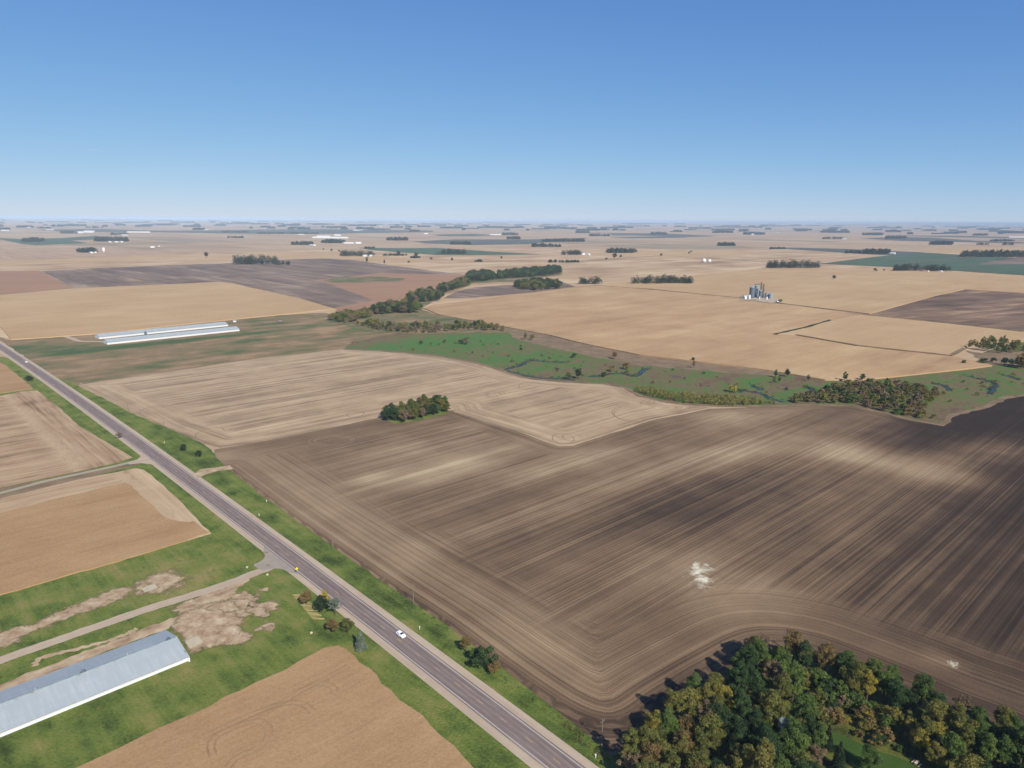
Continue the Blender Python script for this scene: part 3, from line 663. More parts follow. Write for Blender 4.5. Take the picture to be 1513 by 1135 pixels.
ff('corn_field', [(623, 455), (640, 450), (680, 446), (780, 433), (874, 423), (960, 428), (1090, 441), (1158, 450), (1272, 465), (1227, 474), (1145, 494), (1176, 495), (1266, 511), (1406, 526), (1440, 533), (1466, 540), (1351, 553), (1272, 561), (1219, 561), (1130, 546), (1024, 533), (945, 524), (866, 508), (813, 495), (760, 485), (700, 474), (650, 465)], M['crop_far'], .12, zf, 'wide tan corn field beyond the creek', jit=1.5, edge=25)
ff('corn_field', [(1147, 494), (1229, 473.5), (1274, 464.5), (1400, 477), (1513, 490), (1900, 530), (1700, 530), (1513, 504), (1440, 504), (1425, 514), (1406, 525), (1266, 510), (1178, 494.5)], M['crop_gold'], .12, 1.6, 'paler corn field between ditch and dark ploughed field')
ff('corn_field', [(878, 421), (960, 413), (1090, 400), (1134, 396), (1322, 397), (1404, 401), (1513, 408), (1800, 425), (1900, 445), (1513, 433), (1425, 427.5), (1383, 436.5), (1285, 463.5), (1160, 448.5), (1092, 439.5), (960, 427)], M['crop_gold'], .14, 1.4, 'tan corn field behind the grain bins')
ff('distant_ploughed_field', [(1282, 464.3), (1330, 451), (1383, 437.5), (1425, 428.5), (1513, 434), (1900, 450), (2000, 530), (1513, 489.5), (1400, 477)], M['far_plough2'], .3, label='brown ploughed field in the right distance')
ff('small_ploughed_field', [(655, 441), (672, 432), (700, 425), (770, 420), (830, 416), (850, 424), (790, 432), (700, 440)], M['far_plough'], .25, jit=2, edge=20)
ff('green_field', [(1211, 390), (1290, 380), (1359, 373), (1513, 382), (1800, 395), (1900, 430), (1513, 407), (1404, 400), (1322, 395)], M['far_green'], .6, label='dark green field in the right distance')
ff('green_field', [(1137, 366), (1171, 366), (1250, 368), (1315, 371), (1359, 373), (1335, 377.5), (1300, 377), (1250, 374), (1170, 368.5)], M['far_dark'], .65, label='narrow dark green field by a grove at the right')
ff('green_field', [(1445, 391), (1478, 383.5), (1513, 381), (1600, 386), (1600, 396), (1513, 390.5)], M['far_plough'], .7)
ff('green_field', [(528, 366), (590, 367), (644, 366.5), (730, 372), (800, 376), (730, 377), (644, 377), (552, 370)], M['far_green'], .6, label='blue green field in the middle distance')
ff('green_field', [(610, 357), (671, 354), (780, 354), (870, 351.5), (860, 354), (810, 358), (780, 361), (697, 362.3), (628, 359.8)], M['far_dark'], .7, label='dark green field below the horizon')
ff('green_field', [(-60, 350), (0, 354), (34, 361), (53, 362.5), (130, 359.5), (105, 355.5), (140, 354), (165, 351), (140, 348.7), (90, 352), (30, 353.5)], M['far_green'], .7, label='dark green field at the far left')
ff('green_field', [(50, 340.5), (150, 339), (215, 341), (300, 341), (400, 339.5), (480, 339.5), (640, 341.5), (640, 343.5), (480, 345.5), (380, 345.5), (215, 343.6), (100, 343.5)], M['far_dark'], 1.0, label='long dark field strip below the horizon', follow=True)
ff('green_field', [(900, 345), (980, 345), (1060, 349.5), (1000, 350.5), (940, 348), (905, 348)], M['far_dark'], 1.0, follow=True)
ff('green_field', [(980, 350), (1020, 351), (930, 352.5), (900, 351)], M['far_dark'], .9, follow=True)
ff('green_field', [(640, 347), (700, 346), (730, 347.5), (700, 349.5), (650, 349)], M['far_green'], .9, follow=True)
ff('green_field', [(1270, 352), (1330, 350.5), (1380, 351.5), (1440, 356), (1513, 358.5), (1513, 360), (1390, 357.2), (1330, 356)], M['far_dark'], .9, follow=True)
ff('green_field', [(1310, 348), (1400, 348), (1513, 351), (1600, 353), (1600, 354), (1513, 353), (1400, 350.5)], M['far_dark'], 1.0, follow=True)
ff('pale_field', [(1373, 366), (1360, 371), (1480, 379), (1600, 384), (1600, 372), (1450, 366)], M['crop_gold'], .55)
ff('pale_field', [(400, 372), (500, 372), (600, 381), (680, 384), (560, 388.5), (486, 381.5), (410, 383), (250, 391), (305, 380), (350, 376)], M['crop_gold'], .28)
ff('pale_field', [(860, 375), (1000, 369), (1130, 371), (1090, 378), (1000, 382), (900, 379)], M['crop_gold'], .28)
# thin hedge and fence lines
DL = [[(874, 422), (960, 427), (1090, 440), (1120, 444)], [(1158, 449), (1272, 464.5), (1400, 477.5), (1513, 490)], [(1145, 494), (1190, 484), (1227, 473)], [(1176, 494.5), (1266, 510.5), (1406, 525.5), (1425, 514.5)],
      [(1018, 408), (1060, 403.5), (1134, 396)], [(846, 386.5), (905, 382.5), (977, 377.5), (1050, 381), (1140, 387)], [(106, 427.5), (326, 417.5)], [(874, 422), (800, 432)], [(640, 383), (720, 387), (790, 384)]]
for i, c in enumerate(DL):
    o = strip('field_edge', densify(px(c, 1.8), 15, 0, False), 5 if i < 4 else 7, M['bank'] if i in (2,) else M['weeds'], 2.3 if i in (0, 1, 2, 3) else 1.0, 1.2, i)
rl = random.Random(21)
for k in range(46):
    a = rl.uniform(-60, 1570); b = HY + 6 + 52 * rl.random() ** 1.5 + (a - CX) * math.tan(ROLL); x, y = at(a, b)
    if in_poly(np.array([a]), np.array([b]), [(400, 380), (860, 380), (860, 450), (400, 450)])[0]: continue
    dr = (Ud if rl.random() < .35 else Vd); L = rl.uniform(.35, 1.0) * math.hypot(x, y) * .3; zz = lambda q: float(gz(np.array([q[0]]), np.array([q[1]]))[0])
    n_ = 10; LL = [(x + dr.x * L * (i / n_ - .5), y + dr.y * L * (i / n_ - .5)) for i in range(n_ + 1)]
    if math.hypot(x, y) > 6500: continue
    strip('field_edge', LL, rl.uniform(5, 9), M['weeds'] if rl.random() < .6 else M['bank'], 2.6 + .05 * k, 1.0, k)
M['turn'] = field('turning marks', [C(134, 112, 92), C(156, 132, 110), C(182, 158, 132)], rows=(.6, 2), amp=(.3, .2), patch=(4, .6), grain=(.5, .3))
kt = .06
for (a, b, ra, rb, t0, t1) in [(975, 597, 10, 16, .2, 3.4), (968, 598, 12, 18, .2, 3.2), (982, 596, 9, 14, .3, 3.3), (990, 596, 8, 12, .3, 3.0), (930, 612, 14, 22, 1.8, 5), (926, 613, 10, 18, 1.8, 5), (832, 648, 8, 12, 0, 6.2), (845, 646, 7, 9, 0, 5), (730, 583, 6, 10, 0, 5.5), (732, 583, 9, 14, .3, 5.), (785, 571, 12, 18, .5, 3.6), (525, 612, 7, 9, 0, 6), (745, 553, 14, 30, 1.2, 2.6), (728, 548, 16, 34, 1.2, 2.6), (310, 640, 9, 14, .4, 4), (225, 606, 8, 14, 1, 4.5), (490, 651, 16, 12, 0, 6.2), (492, 651, 13, 9, 0, 6.2)]:
    x, y = at(a, b); kt += .0021
    strip('turning_mark', [(x + ra * math.cos(q), y + rb * math.sin(q)) for q in np.linspace(t0, t1, 26)], .75, M['turn'], kt if a != 490 and a != 492 else .03 + kt * .1, .12, int(a))
strip('farm_track', smooth_line(px([(90, 496), (103, 499), (118, 504), (150, 505), (175, 507)]), 6), 7, M['gravel'], .13, .5, 2)
sheet('yard', px([(1095, 440), (1110, 439), (1150, 442), (1156, 446), (1140, 448), (1110, 444), (1094, 443)], 2), M['gravel'], 2.2)

# ------------------------------------------------------------------ trees
def leaf_mat(name, cols, seed=0):
    t = NT(name); oi = t.n("ShaderNodeObjectInfo"); c = t.n("ShaderNodeTexCoord").outputs["Object"]
    n = t.noise(c, .3, 3, .6); n2 = t.noise(c, 2.2, 2, .6)
    f = t.math('ADD', t.math('MULTIPLY', t.math('SUBTRACT', n, .5), 2.4), t.math('ADD', t.math('MULTIPLY', oi.outputs["Random"], .5), t.math('MULTIPLY', n2, .5)))
    col = t.ramp(f, [(i / (len(cols) - 1), k) for i, k in enumerate(cols)]); t.color(col)
    t.p.inputs["Roughness"].default_value = .7; t.p.inputs["Specular IOR Level"].default_value = .25
    tr = t.n("ShaderNodeBsdfTranslucent"); t.L(col, tr.inputs[0]); mx = t.n("ShaderNodeMixShader"); mx.inputs[0].default_value = .22
    t.L(t.p.outputs[0], mx.inputs[1]); t.L(tr.outputs[0], mx.inputs[2]); t.L(mx.outputs[0], t.out.inputs[0])
    return t.mat
LM = {
    'dark': leaf_mat('dark green leaves', [C(40, 58, 34, .74), C(58, 82, 46, .74), C(78, 104, 56, .74)]),
    'green': leaf_mat('mid green leaves', [C(62, 84, 40, .78), C(88, 112, 54, .78), C(112, 130, 64, .78)]),
    'olive': leaf_mat('olive leaves', [C(78, 86, 42, .84), C(108, 112, 56, .84), C(142, 132, 70, .84)]),
    'yellow': leaf_mat('yellowing leaves', [C(108, 112, 50, .86), C(146, 136, 58, .86), C(180, 158, 66, .86)]),
    'rust': leaf_mat('rust leaves', [C(96, 88, 52, .84), C(124, 106, 66, .84), C(148, 122, 78, .84)]),
    'grey': leaf_mat('thin grey brown leaves', [C(100, 86, 74, .84), C(126, 108, 88, .84), C(150, 130, 102, .84)]),
    'blue': leaf_mat('blue grey needles', [C(82, 96, 86, .84), C(106, 120, 108, .84), C(130, 142, 126, .84)]),
    'pine': leaf_mat('dark needles', [C(34, 50, 34, .74), C(50, 68, 44, .74), C(66, 84, 54, .74)]),
    'far': leaf_mat('distant leaves', [C(42, 56, 42, .7), C(58, 72, 50, .7), C(80, 86, 60, .7)]),
}
M['bark'] = field('bark', [C(70, 60, 50), C(100, 88, 74), C(124, 110, 94)], rows=(.2, 1), amp=(.2, .2), patch=(1, .3), grain=(.2, .3))
M['snag'] = field('dead wood', [C(110, 100, 92), C(140, 130, 120), C(164, 152, 140)], rows=(.2, 1), amp=(.2, .2), patch=(1, .3), grain=(.2, .3))

def leaf_quads(rng, lobes, n, size, inner=.72, spread=.55):
    lobes = np.array(lobes); a = lobes[:, 3] * lobes[:, 4] + lobes[:, 3] * lobes[:, 5]; idx = rng.choice(len(lobes), n, p=a / a.sum())
    d = rng.normal(size=(n, 3)); d /= np.linalg.norm(d, axis=1)[:, None]
    fl = (d[:, 2] < -.2) & (rng.random(n) < .6); d[fl, 2] *= -1
    r = inner + (1.08 - inner) * rng.random(n) ** .6
    p = lobes[idx, :3] + d * lobes[idx, 3:6] * r[:, None]
    nn = d + rng.normal(size=(n, 3)) * spread; nn /= np.linalg.norm(nn, axis=1)[:, None]
    t = np.cross(nn, rng.normal(size=(n, 3))); t /= np.linalg.norm(t, axis=1)[:, None]; b = np.cross(nn, t)
    s = size * rng.uniform(.55, 1.25, n)[:, None] * .5; s2 = s * rng.uniform(.5, .9, n)[:, None]
    V = np.stack([p - t * s, p - b * s2, p + t * s, p + b * s2], 1).reshape(-1, 3)
    F = np.arange(4 * n).reshape(-1, 4)
    return V, F

def crown_lobes(rng, kind, w_, h_, z0):
    """w_ crown radius, h_ crown height, z0 crown base"""
    L = []
    if kind == 'cone':
        for i in range(40):
            f = i / 39; r = w_ * (1 - f) * .75 + .25; a = i * 2.4 + rng.random()
            L.append((r * .5 * math.cos(a), r * .5 * math.sin(a), z0 + h_ * f * .93, r * .55, r * .55, h_ * .09))
        return L
    n = {'round': 40, 'tall': 40, 'shrub': 16, 'open': 30}[kind]
    for i in range(n):
        while True:
            d = rng.uniform(-1, 1, 3)
            if np.linalg.norm(d) <= 1: break
        if d[2] < -.5: d[2] *= .6
        taper = 1 - .35 * max(0, d[2])
        r = w_ * rng.uniform(.15, .33) if kind != 'open' else w_ * rng.uniform(.12, .24)
        L.append((d[0] * w_ * .8 * taper, d[1] * w_ * .8 * taper, z0 + h_ * (.5 + d[2] * .42), r, r, r * rng.uniform(.65, 1.0)))
    return L

def tree_meshes(seed, kind, w_, h_, n, size):
    rng = np.random.default_rng(seed); z0 = h_ * (.18 if kind == 'open' else .07 if kind == 'round' else .05 if kind == 'tall' else .04)
    lob = crown_lobes(rng, kind, w_, h_ - z0, z0); V, F = leaf_quads(rng, lob, n, size, .6, .75)
    V[:, 2] = np.maximum(V[:, 2], .1)
    RAW[(seed, kind)] = V.copy()
    crown = np_mesh('crown', V, F, [LM['green']])
    mb = MB(); tr = .05 * h_ ** .8 if kind != 'shrub' else .08
    top = h_ * (.62 if kind != 'cone' else .9)
    lean = (rng.uniform(-.3, .3), rng.uniform(-.3, .3))
    mb.bar((0, 0, -.2), (lean[0] * .5, lean[1] * .5, top * .5), tr, 7, r2=tr * .7); mb.bar((lean[0] * .5, lean[1] * .5, top * .5), (lean[0], lean[1], top), tr * .7, 6, r2=tr * .25)
    for i in rng.choice(len(lob), min(7, len(lob)), replace=False):
        q = lob[i]; zz = min(top * .8, max(h_ * .15, q[2] * .55)); mb.bar((lean[0] * zz / top, lean[1] * zz / top, zz), (q[0] * .85, q[1] * .85, q[2]), tr * .4, 5, r2=tr * .1)
    return crown, mb.mesh('trunk', [M['bark']])

PROTO = {}; RAW = {}
for s_, (key, kind, w_, h_, n, sz) in enumerate([('round', 'round', 5.4, 13.5, 7600, .46), ('round2', 'round', 6.0, 14.5, 8600, .47), ('round3', 'round', 4.6, 11, 6000, .43), ('tall', 'tall', 3.9, 15, 6600, .44), ('tall2', 'tall', 4.2, 14, 6600, .44),
                                            ('open', 'open', 4.8, 12.5, 2900, .44), ('shrub', 'shrub', 2.2, 3.4, 1300, .34), ('shrub2', 'shrub', 1.9, 2.8, 1100, .32), ('cone', 'cone', 3.0, 9.5, 4200, .42)]):
    PROTO[key] = tree_meshes(100 + s_, kind, w_, h_, n, sz)
for s_, (key, kind, w_, h_, n, sz) in enumerate([('l_round', 'round', 5.6, 13.5, 620, 1.45), ('l_round2', 'round', 6.4, 14., 680, 1.5), ('l_tall', 'tall', 3.8, 15., 520, 1.3), ('l_shrub', 'shrub', 3.0, 4.4, 220, 1.0)]):
    PROTO[key] = tree_meshes(200 + s_, kind, w_, h_, n, sz)

def set_mat(o, mat):
    o.material_slots[0].link = 'OBJECT'; o.material_slots[0].material = mat
def tree(name, key, x, y, scale, colr, label, cat='tree', group=None, sz=None, z=0.0):
    t = empty(name, (x, y, z), rnd.uniform(0, 6.28)); s = scale; zz = s * (sz if sz else rnd.uniform(.88, 1.12)); t.scale = (s, s, zz)
    cr_, tk = PROTO[key]
    c = link('crown', cr_, t); set_mat(c, LM[colr]); link('trunk', tk, t)
    tag(t, label, cat, group); return t
_lowmesh = {}
RAWK = {k: RAW[(200 + i, kd)] for i, (k, kd) in enumerate([('l_round', 'round'), ('l_round2', 'round'), ('l_tall', 'tall'), ('l_shrub', 'shrub')])}
def low_tree(name, key, x, y, scale, colr, label, cat='tree', group=None, sz=None, z=0.0):
    """far tree: crown and trunk in one mesh"""
    if key not in _lowmesh:
        bm = bmesh.new(); bm.from_mesh(PROTO[key][0]); n0 = len(bm.faces)
        bm.from_mesh(PROTO[key][1]); bm.faces.ensure_lookup_table()
        for f in bm.faces[n0:]: f.material_index = 1
        me = bpy.data.meshes.new(key); bm.to_mesh(me); bm.free(); me.materials.append(LM['green']); me.materials.append(M['bark']); _lowmesh[key] = me
    o = link(name, _lowmesh[key], None, (x, y, z)); o.rotation_euler = (0, 0, rnd.uniform(0, 6.28)); o.scale = (scale, scale, scale * (sz if sz else rnd.uniform(.85, 1.15)))
    set_mat(o, LM[colr]); tag(o, label, cat, group); return o

def scatter(P, step, seed, jit=.4, avoid=None):
    rr = random.Random(seed); xs = [p[0] for p in P]; ys = [p[1] for p in P]; out = []
    y = min(ys); k = 0
    while y < max(ys):
        x = min(xs) + (step / 2 if k % 2 else 0)
        while x < max(xs):
            a = x + rr.uniform(-jit, jit) * step; b = y + rr.uniform(-jit, jit) * step
            if in_poly(np.array([a]), np.array([b]), P)[0] and not (avoid and any(in_poly(np.array([a]), np.array([b]), q)[0] for q in avoid)): out.append((a, b))
            x += step
        y += step * .87; k += 1
    return out

# --- the wood at the bottom right
wood_out = px([(925, 1150), (945, 1100), (970, 1075), (1000, 1050), (1045, 1028), (1078, 1002), (1122, 966), (1180, 966), (1230, 984), (1262, 996), (1350, 1030), (1404, 1054), (1513, 1093), (1700, 1170), (1800, 1300), (930, 1300)])
o = sheet('woodland_floor', px([(905, 1120), (930, 1090), (960, 1060), (1000, 1035), (1045, 1010), (1078, 985), (1126, 955), (1180, 952), (1230, 972), (1262, 985), (1350, 1020), (1404, 1046), (1513, 1086), (1800, 1190), (1900, 1500), (1200, 1900), (1010, 1300)]), M['floor'], .14, 0, 4, 1.0); o['label'] = 'grassy and weedy floor of the wood'
lawn_px = [(1213, 1076), (1240, 1086), (1261, 1095), (1298, 1111), (1346, 1127), (1375, 1150), (1420, 1190), (1300, 1190), (1255, 1130), (1225, 1105)]
o = sheet('lawn', px(lawn_px), M['lawn'], .16, 0, 3, .5); o['label'] = 'green lawn clearing inside the wood'
shr_px = [(1186, 996), (1222, 1010), (1262, 1029), (1320, 1058), (1376, 1088), (1345, 1120), (1300, 1108), (1255, 1090), (1215, 1075), (1190, 1050), (1175, 1015)]
house_px = [(1145, 1070), (1160, 1060), (1178, 1072), (1182, 1090), (1165, 1098), (1150, 1090)]
lawnP = px([(1205, 1070), (1261, 1090), (1298, 1106), (1350, 1122), (1400, 1150), (1460, 1250), (1290, 1250), (1240, 1140), (1212, 1105)]); shrP = px(shr_px); houseP = px(house_px)
WL = {'dark': 'dark green leafy tree in the bottom right wood', 'green': 'mid green leafy tree in the bottom right wood', 'olive': 'olive green tree turning colour in the bottom right wood', 'yellow': 'yellow leaved tree in the bottom right wood',
      'rust': 'rusty brown tree in the bottom right wood', 'grey': 'thin grey brown tree losing leaves in the bottom right wood'}
WC = {'dark': 'dark green tree ', 'green': 'mid green tree ', 'olive': 'olive turning tree ', 'yellow': 'yellow leaved tree ', 'rust': 'rusty brown tree ', 'grey': 'thin grey brown tree '}
pts = scatter(wood_out, 6.7, 11, .38, [lawnP, shrP, houseP])
def view_px(x, y, z=0.0):
    d = Vector((x, y, z - H)); zc_ = d.dot(Fv); return (CX + FPX * d.dot(cr) / zc_, CY - FPX * d.dot(cu) / zc_)
kept = []
for (x, y) in pts:
    a, b = view_px(x, y)
    if b > 1215 or a > 1590: continue
    kept.append((x, y, a, b))
for i, (x, y, a, b) in enumerate(kept):
    rr = random.Random(i * 13 + 5)
    left = a < 1110
    if left: cw = [('olive', 7), ('yellow', .8), ('rust', 1.5), ('green', 2), ('grey', .9), ('dark', .8)]
    elif a < 1200: cw = [('dark', 3.6), ('green', 3), ('olive', 3.6), ('rust', 1), ('grey', .8)]
    else: cw = [('green', 3), ('olive', 3.5), ('dark', 2.6), ('rust', .9), ('grey', .7), ('yellow', .25)]
    if abs(a - 1105) < 28 and abs(b - 1075) < 55: cw = [('dark', 9), ('green', 1)]
    if a < 1060 and b > 1110 and False: pass
    c_ = rr.choices([q[0] for q in cw], [q[1] for q in cw])[0]
    key = 'open' if c_ == 'grey' else rr.choice(['round', 'round2', 'round3', 'tall', 'tall2', 'round'])
    s = rr.uniform(.68, 1.0) * (1.03 if a < 1190 else .95)
    de = float(dist_line(np.array([x]), np.array([y]), wood_out, True)[0][0]); dl = float(dist_line(np.array([x]), np.array([y]), lawnP, True)[0][0]); ds = float(np.hypot(x - houseP[0][0], y - houseP[0][1]))
    zone = ('at the highway corner of the wood' if a < 960 and de < 12 else 'along the upper left edge of the wood' if a < 1130 and de < 10 else 'along the upper right edge of the wood' if a >= 1130 and de < 11
            else 'around the small white shed in the wood' if ds < 20 else 'beside the lawn clearing of the wood' if dl < 14 else 'at the photo bottom in the wood' if b > 1100 else 'in the left part of the wood' if a < 1050 else 'in the middle of the wood' if a < 1220 else 'in the right part of the wood')
    tree('broadleaf_tree', key, x, y, s, c_, ('large ' if s > .9 else 'small ' if s < .7 else '') + WC[c_] + zone, 'tree', 'trees of the bottom right wood')
gw = [p for p in scatter(px([(0, 890), (190, 840), (310, 800), (400, 810), (410, 835), (300, 860), (120, 925), (0, 960)]) , 5, 61, .5) if rnd.random() < .3] + [p for p in scatter(px([(300, 960), (420, 880), (440, 870), (470, 950), (400, 985), (120, 1110), (0, 1150), (0, 1100), (280, 985)]), 5, 62, .5) if rnd.random() < .22]
GWEED = gw
# single marked trees of the wood
x, y = at(1358, 1112); tree('broadleaf_tree', 'round3', x, y, .82, 'yellow', 'bright yellow round tree beside the lawn clearing', 'tree')
x, y = at(1160, 960); mb = MB(); mb.bar((0, 0, -.3), (.2, 0, 8.5), .3, 7, r2=.16)
for k in range(9):
    a = k * 2.4; z_ = 4 + k * .6; mb.bar((.1, 0, z_), (1.3 * math.cos(a), 1.3 * math.sin(a), z_ + 1.4), .1, 5, r2=.03)
tag(mb.build('dead_tree', M['bark'], None, False, (x, y, 0)), 'dark bare snag at the top corner of the wood', 'tree')
for (a, b, s_, key, colr, lab) in [(1222, 1107, .8, 'cone', 'pine', 'dark spruce at the left end of the lawn clearing'), (1238, 1140, 1., 'cone', 'pine', 'tall dark spruce left of the lawn at the bottom edge'), (1283, 1142, .75, 'round3', 'green', 'bushy green tree on the lower side of the lawn')]:
    x, y = at(a, b); tree('spruce_tree' if key == 'cone' else 'broadleaf_tree', key, x, y, s_, colr, lab, 'tree')
for i, (x, y) in enumerate(scatter(shrP, 4.0, 5, .45, [lawnP])):
    rr = random.Random(i + 900); c_ = rr.choices(['olive', 'green', 'rust', 'grey', 'yellow', 'dark'], [4, 4, 1.6, 1.2, .5, 1.6])[0]
    tree('shrub', rr.choice(['shrub', 'shrub2']), x, y, rr.uniform(.7, 1.8), c_, {'olive': 'olive', 'green': 'green', 'rust': 'rust brown', 'grey': 'grey brown', 'yellow': 'yellow', 'dark': 'dark green'}[c_] + ' shrub ' + ('near the top of' if view_px(x, y)[1] < 1020 else 'on the left side of' if view_px(x, y)[0] < 1240 else 'on the right side of') + ' the overgrown clearing in the wood', 'shrub', 'shrubs of the overgrown clearing')

# --- grove in the middle of the fields
grove = px([(566, 621), (590, 626), (625, 619), (662, 610), (660, 600), (640, 596), (600, 604), (572, 612)])
sheet('grove_floor', px([(566, 617), (582, 627), (625, 620.5), (664, 610), (660, 600), (640, 597), (600, 605), (572, 611)]), M['grass'], .09, 0, 5, .6, dict(tone=g_tone))
for i, (x, y) in enumerate(scatter(grove, 6.6, 3, .35)):
    rr = random.Random(i + 50); a, b = view_px(x, y); c_ = 'dark' if a < 590 else rr.choices(['olive', 'green', 'dark', 'rust', 'grey'], [3, 3, 1.6, .8, .8])[0]
    tree('broadleaf_tree', rr.choice(['round', 'round3', 'round2']), x, y, rr.uniform(.62, .84), c_, {'dark': 'dark green', 'olive': 'olive', 'green': 'mid green', 'rust': 'rusty', 'grey': 'greyish'}[c_] + ' tree ' + ('at the left end of' if a < 590 else 'at the right end of' if a > 645 else 'in the middle of') + ' the mid field grove', 'tree', 'trees of the mid field grove')

# --- roadside trees
RS = [(453, 894, 'round3', .52, 'rust', 'round rust brown tree left of the highway, nearest the driveway', .9), (476, 905, 'round3', .58, 'pine', 'dark green tree second in the roadside row', .9), (481, 893, 'shrub', 1.0, 'yellow', 'small yellow topped tree behind the dark roadside tree', 1.4),
      (495, 908, 'open', .55, 'blue', 'pale bluish thin tree on the road side of the row', .9), (492, 935, 'round3', .52, 'rust', 'brown orange tree midway in the roadside row', .85), (514, 935, 'round3', .5, 'olive', 'olive brown tree right of the rusty one in the roadside row', .85), (533, 960, 'cone', .95, 'blue', 'blue grey spruce at the end of the roadside row', .9),
      (688, 963, 'tall2', .46, 'rust', 'brown bush at the far end of the roadside clump beside the ploughed field', .8), (703, 978, 'round3', .5, 'green', 'green bush in the middle of the roadside clump', .8), (717, 990, 'shrub', 1.7, 'dark', 'dark bush between green and rusty bush by the field edge', 1.2), (731, 996, 'round3', .46, 'rust', 'rusty bush at the near end of the roadside clump', .75),
      (271, 667, 'round3', .46, 'pine', 'round dark cedar on the far verge', .8), (294, 676, 'shrub', .9, 'pine', 'small dark cedar near the field entrance', 1.3), (176, 648, 'open', .5, 'grey', 'grey leafless bush beside the highway', .6), (44, 563, 'shrub', 1.6, 'pine', 'dark flat shrub on the left verge far up the highway', .8),
      (186, 700, 'shrub2', .01, 'pine', '', 1)]
for a, b, key, s, c_, lab, sz in RS:
    if s < .1: continue
    x, y = at(a, b); tree('roadside_tree' if key not in ('shrub',) else 'roadside_bush', key, x, y, s * (1.3 if key != 'cone' else 1.05), c_, lab, 'tree' if key != 'shrub' else 'bush', None, sz)

# --- valley trees and bushes
VT = [(776, 502, 'l_tall', .75, 'olive', 'left tree of the pair behind the creek meadow'), (786, 503, 'l_round', .62, 'olive', 'right tree of the pair behind the creek meadow'), (908, 531, 'l_round', .72, 'rust', 'rusty tree standing alone above the creek bend'),
      (854, 560, 'l_round', .82, 'pine', 'dark round tree on the meadow edge by the stubble'), (840, 560, 'l_shrub', 1.5, 'green', 'low bush left of the dark meadow tree'), (892, 557, 'l_shrub', 1.2, 'pine', 'dark bush by the creek right of the round tree'),
      (1025, 544, 'l_tall', .6, 'grey', 'thin grey tree at the corn edge, nearer of two'), (1024, 534, 'l_round', .45, 'dark', 'small dark tree at the corn edge above the thin grey one'), (1146, 558, 'l_tall', .65, 'dark', 'tall dark tree at the corn edge'), (1151, 566, 'l_tall', .62, 'olive', 'olive tree just in front of the tall dark one'), (1144, 567, 'l_tall', .55, 'grey', 'slim greyish tree beside the olive one at the corn edge'),
      (1163, 557, 'l_round', .62, 'pine', 'dark round bushy tree right of the tall corn edge tree'), (1194, 563, 'l_tall', .5, 'dark', 'small dark tree left of the poplar'), (1248, 564, 'l_tall', .82, 'dark', 'dark poplar shaped tree at the corn edge'), (1274, 563, 'l_round', .6, 'dark', 'dark round tree right of the poplar'),
      (1083, 580, 'l_shrub', 1.8, 'yellow', 'yellowish bush in the brown marsh'), (688, 509, 'l_shrub', 2.0, 'grey', 'greyish bush in the upper meadow'), (680, 508, 'l_shrub', 1.2, 'dark', 'dark little bush left of the greyish one'), (622, 509, 'l_shrub', 1.1, 'dark', 'dark bush in the upper left meadow'), (657, 507, 'l_shrub', 1.0, 'rust', 'brown bush in the upper meadow'),
      (904, 549, 'l_shrub', 1.5, 'rust', 'brown bush below the rusty lone tree'), (925, 546, 'l_shrub', 1.6, 'rust', 'brown bush at the creek bend'), (848, 529, 'l_shrub', 1.4, 'dark', 'dark bush under the weedy strip'),
      (1453, 538, 'l_shrub', 1.8, 'dark', 'dark bush on the brown corner at the right'), (1467, 536, 'l_shrub', 1.4, 'dark', 'small dark bush further right on the brown corner'), (1484, 540, 'l_round', .8, 'pine', 'dark tree left of the right edge thicket'), (1494, 541, 'l_round', .7, 'green', 'green tree next to the dark one near the right edge'), (1424, 538, 'l_shrub', 1.0, 'dark', 'dark shrub at the ditch end')]
for a, b, key, s, c_, lab in VT:
    x, y = at(a, b); low_tree('bush' if 'shrub' in key else 'valley_tree', key, x, y, s, c_, lab, 'bush' if 'shrub' in key else 'tree')
# thickets, each plant its own
CAND = []
CN = {'far': 'dusky green', 'dark': 'dark green', 'olive': 'olive', 'green': 'green', 'rust': 'rusty brown', 'grey': 'grey brown', 'pine': 'very dark', 'yellow': 'yellow'}
def thicket(poly, step, seed, cw, keys, srange, name, label, cat, group, mul=1.0):
    out = scatter(px(poly), step, seed, .42); xs_ = [p[0] for p in poly]; lo, hi = min(xs_), max(xs_)
    for i, (x, y) in enumerate(out):
        rr = random.Random(i * 7 + seed); c_ = rr.choices([q[0] for q in cw], [q[1] for q in cw])[0]; s_ = rr.uniform(*srange) * mul; a, b = view_px(x, y)
        if a > 1545: continue
        f = (a - lo) / (hi - lo); zone = 'left end of ' if f < .33 else 'middle of ' if f < .67 else 'right end of '
        CAND.append((s_ / math.hypot(x, y), name, rr.choice(keys), x, y, s_, c_, ('big ' if s_ > .7 * mul + .3 * srange[1] * mul else '') + CN[c_] + ' ' + label.replace('@', zone), cat, group))
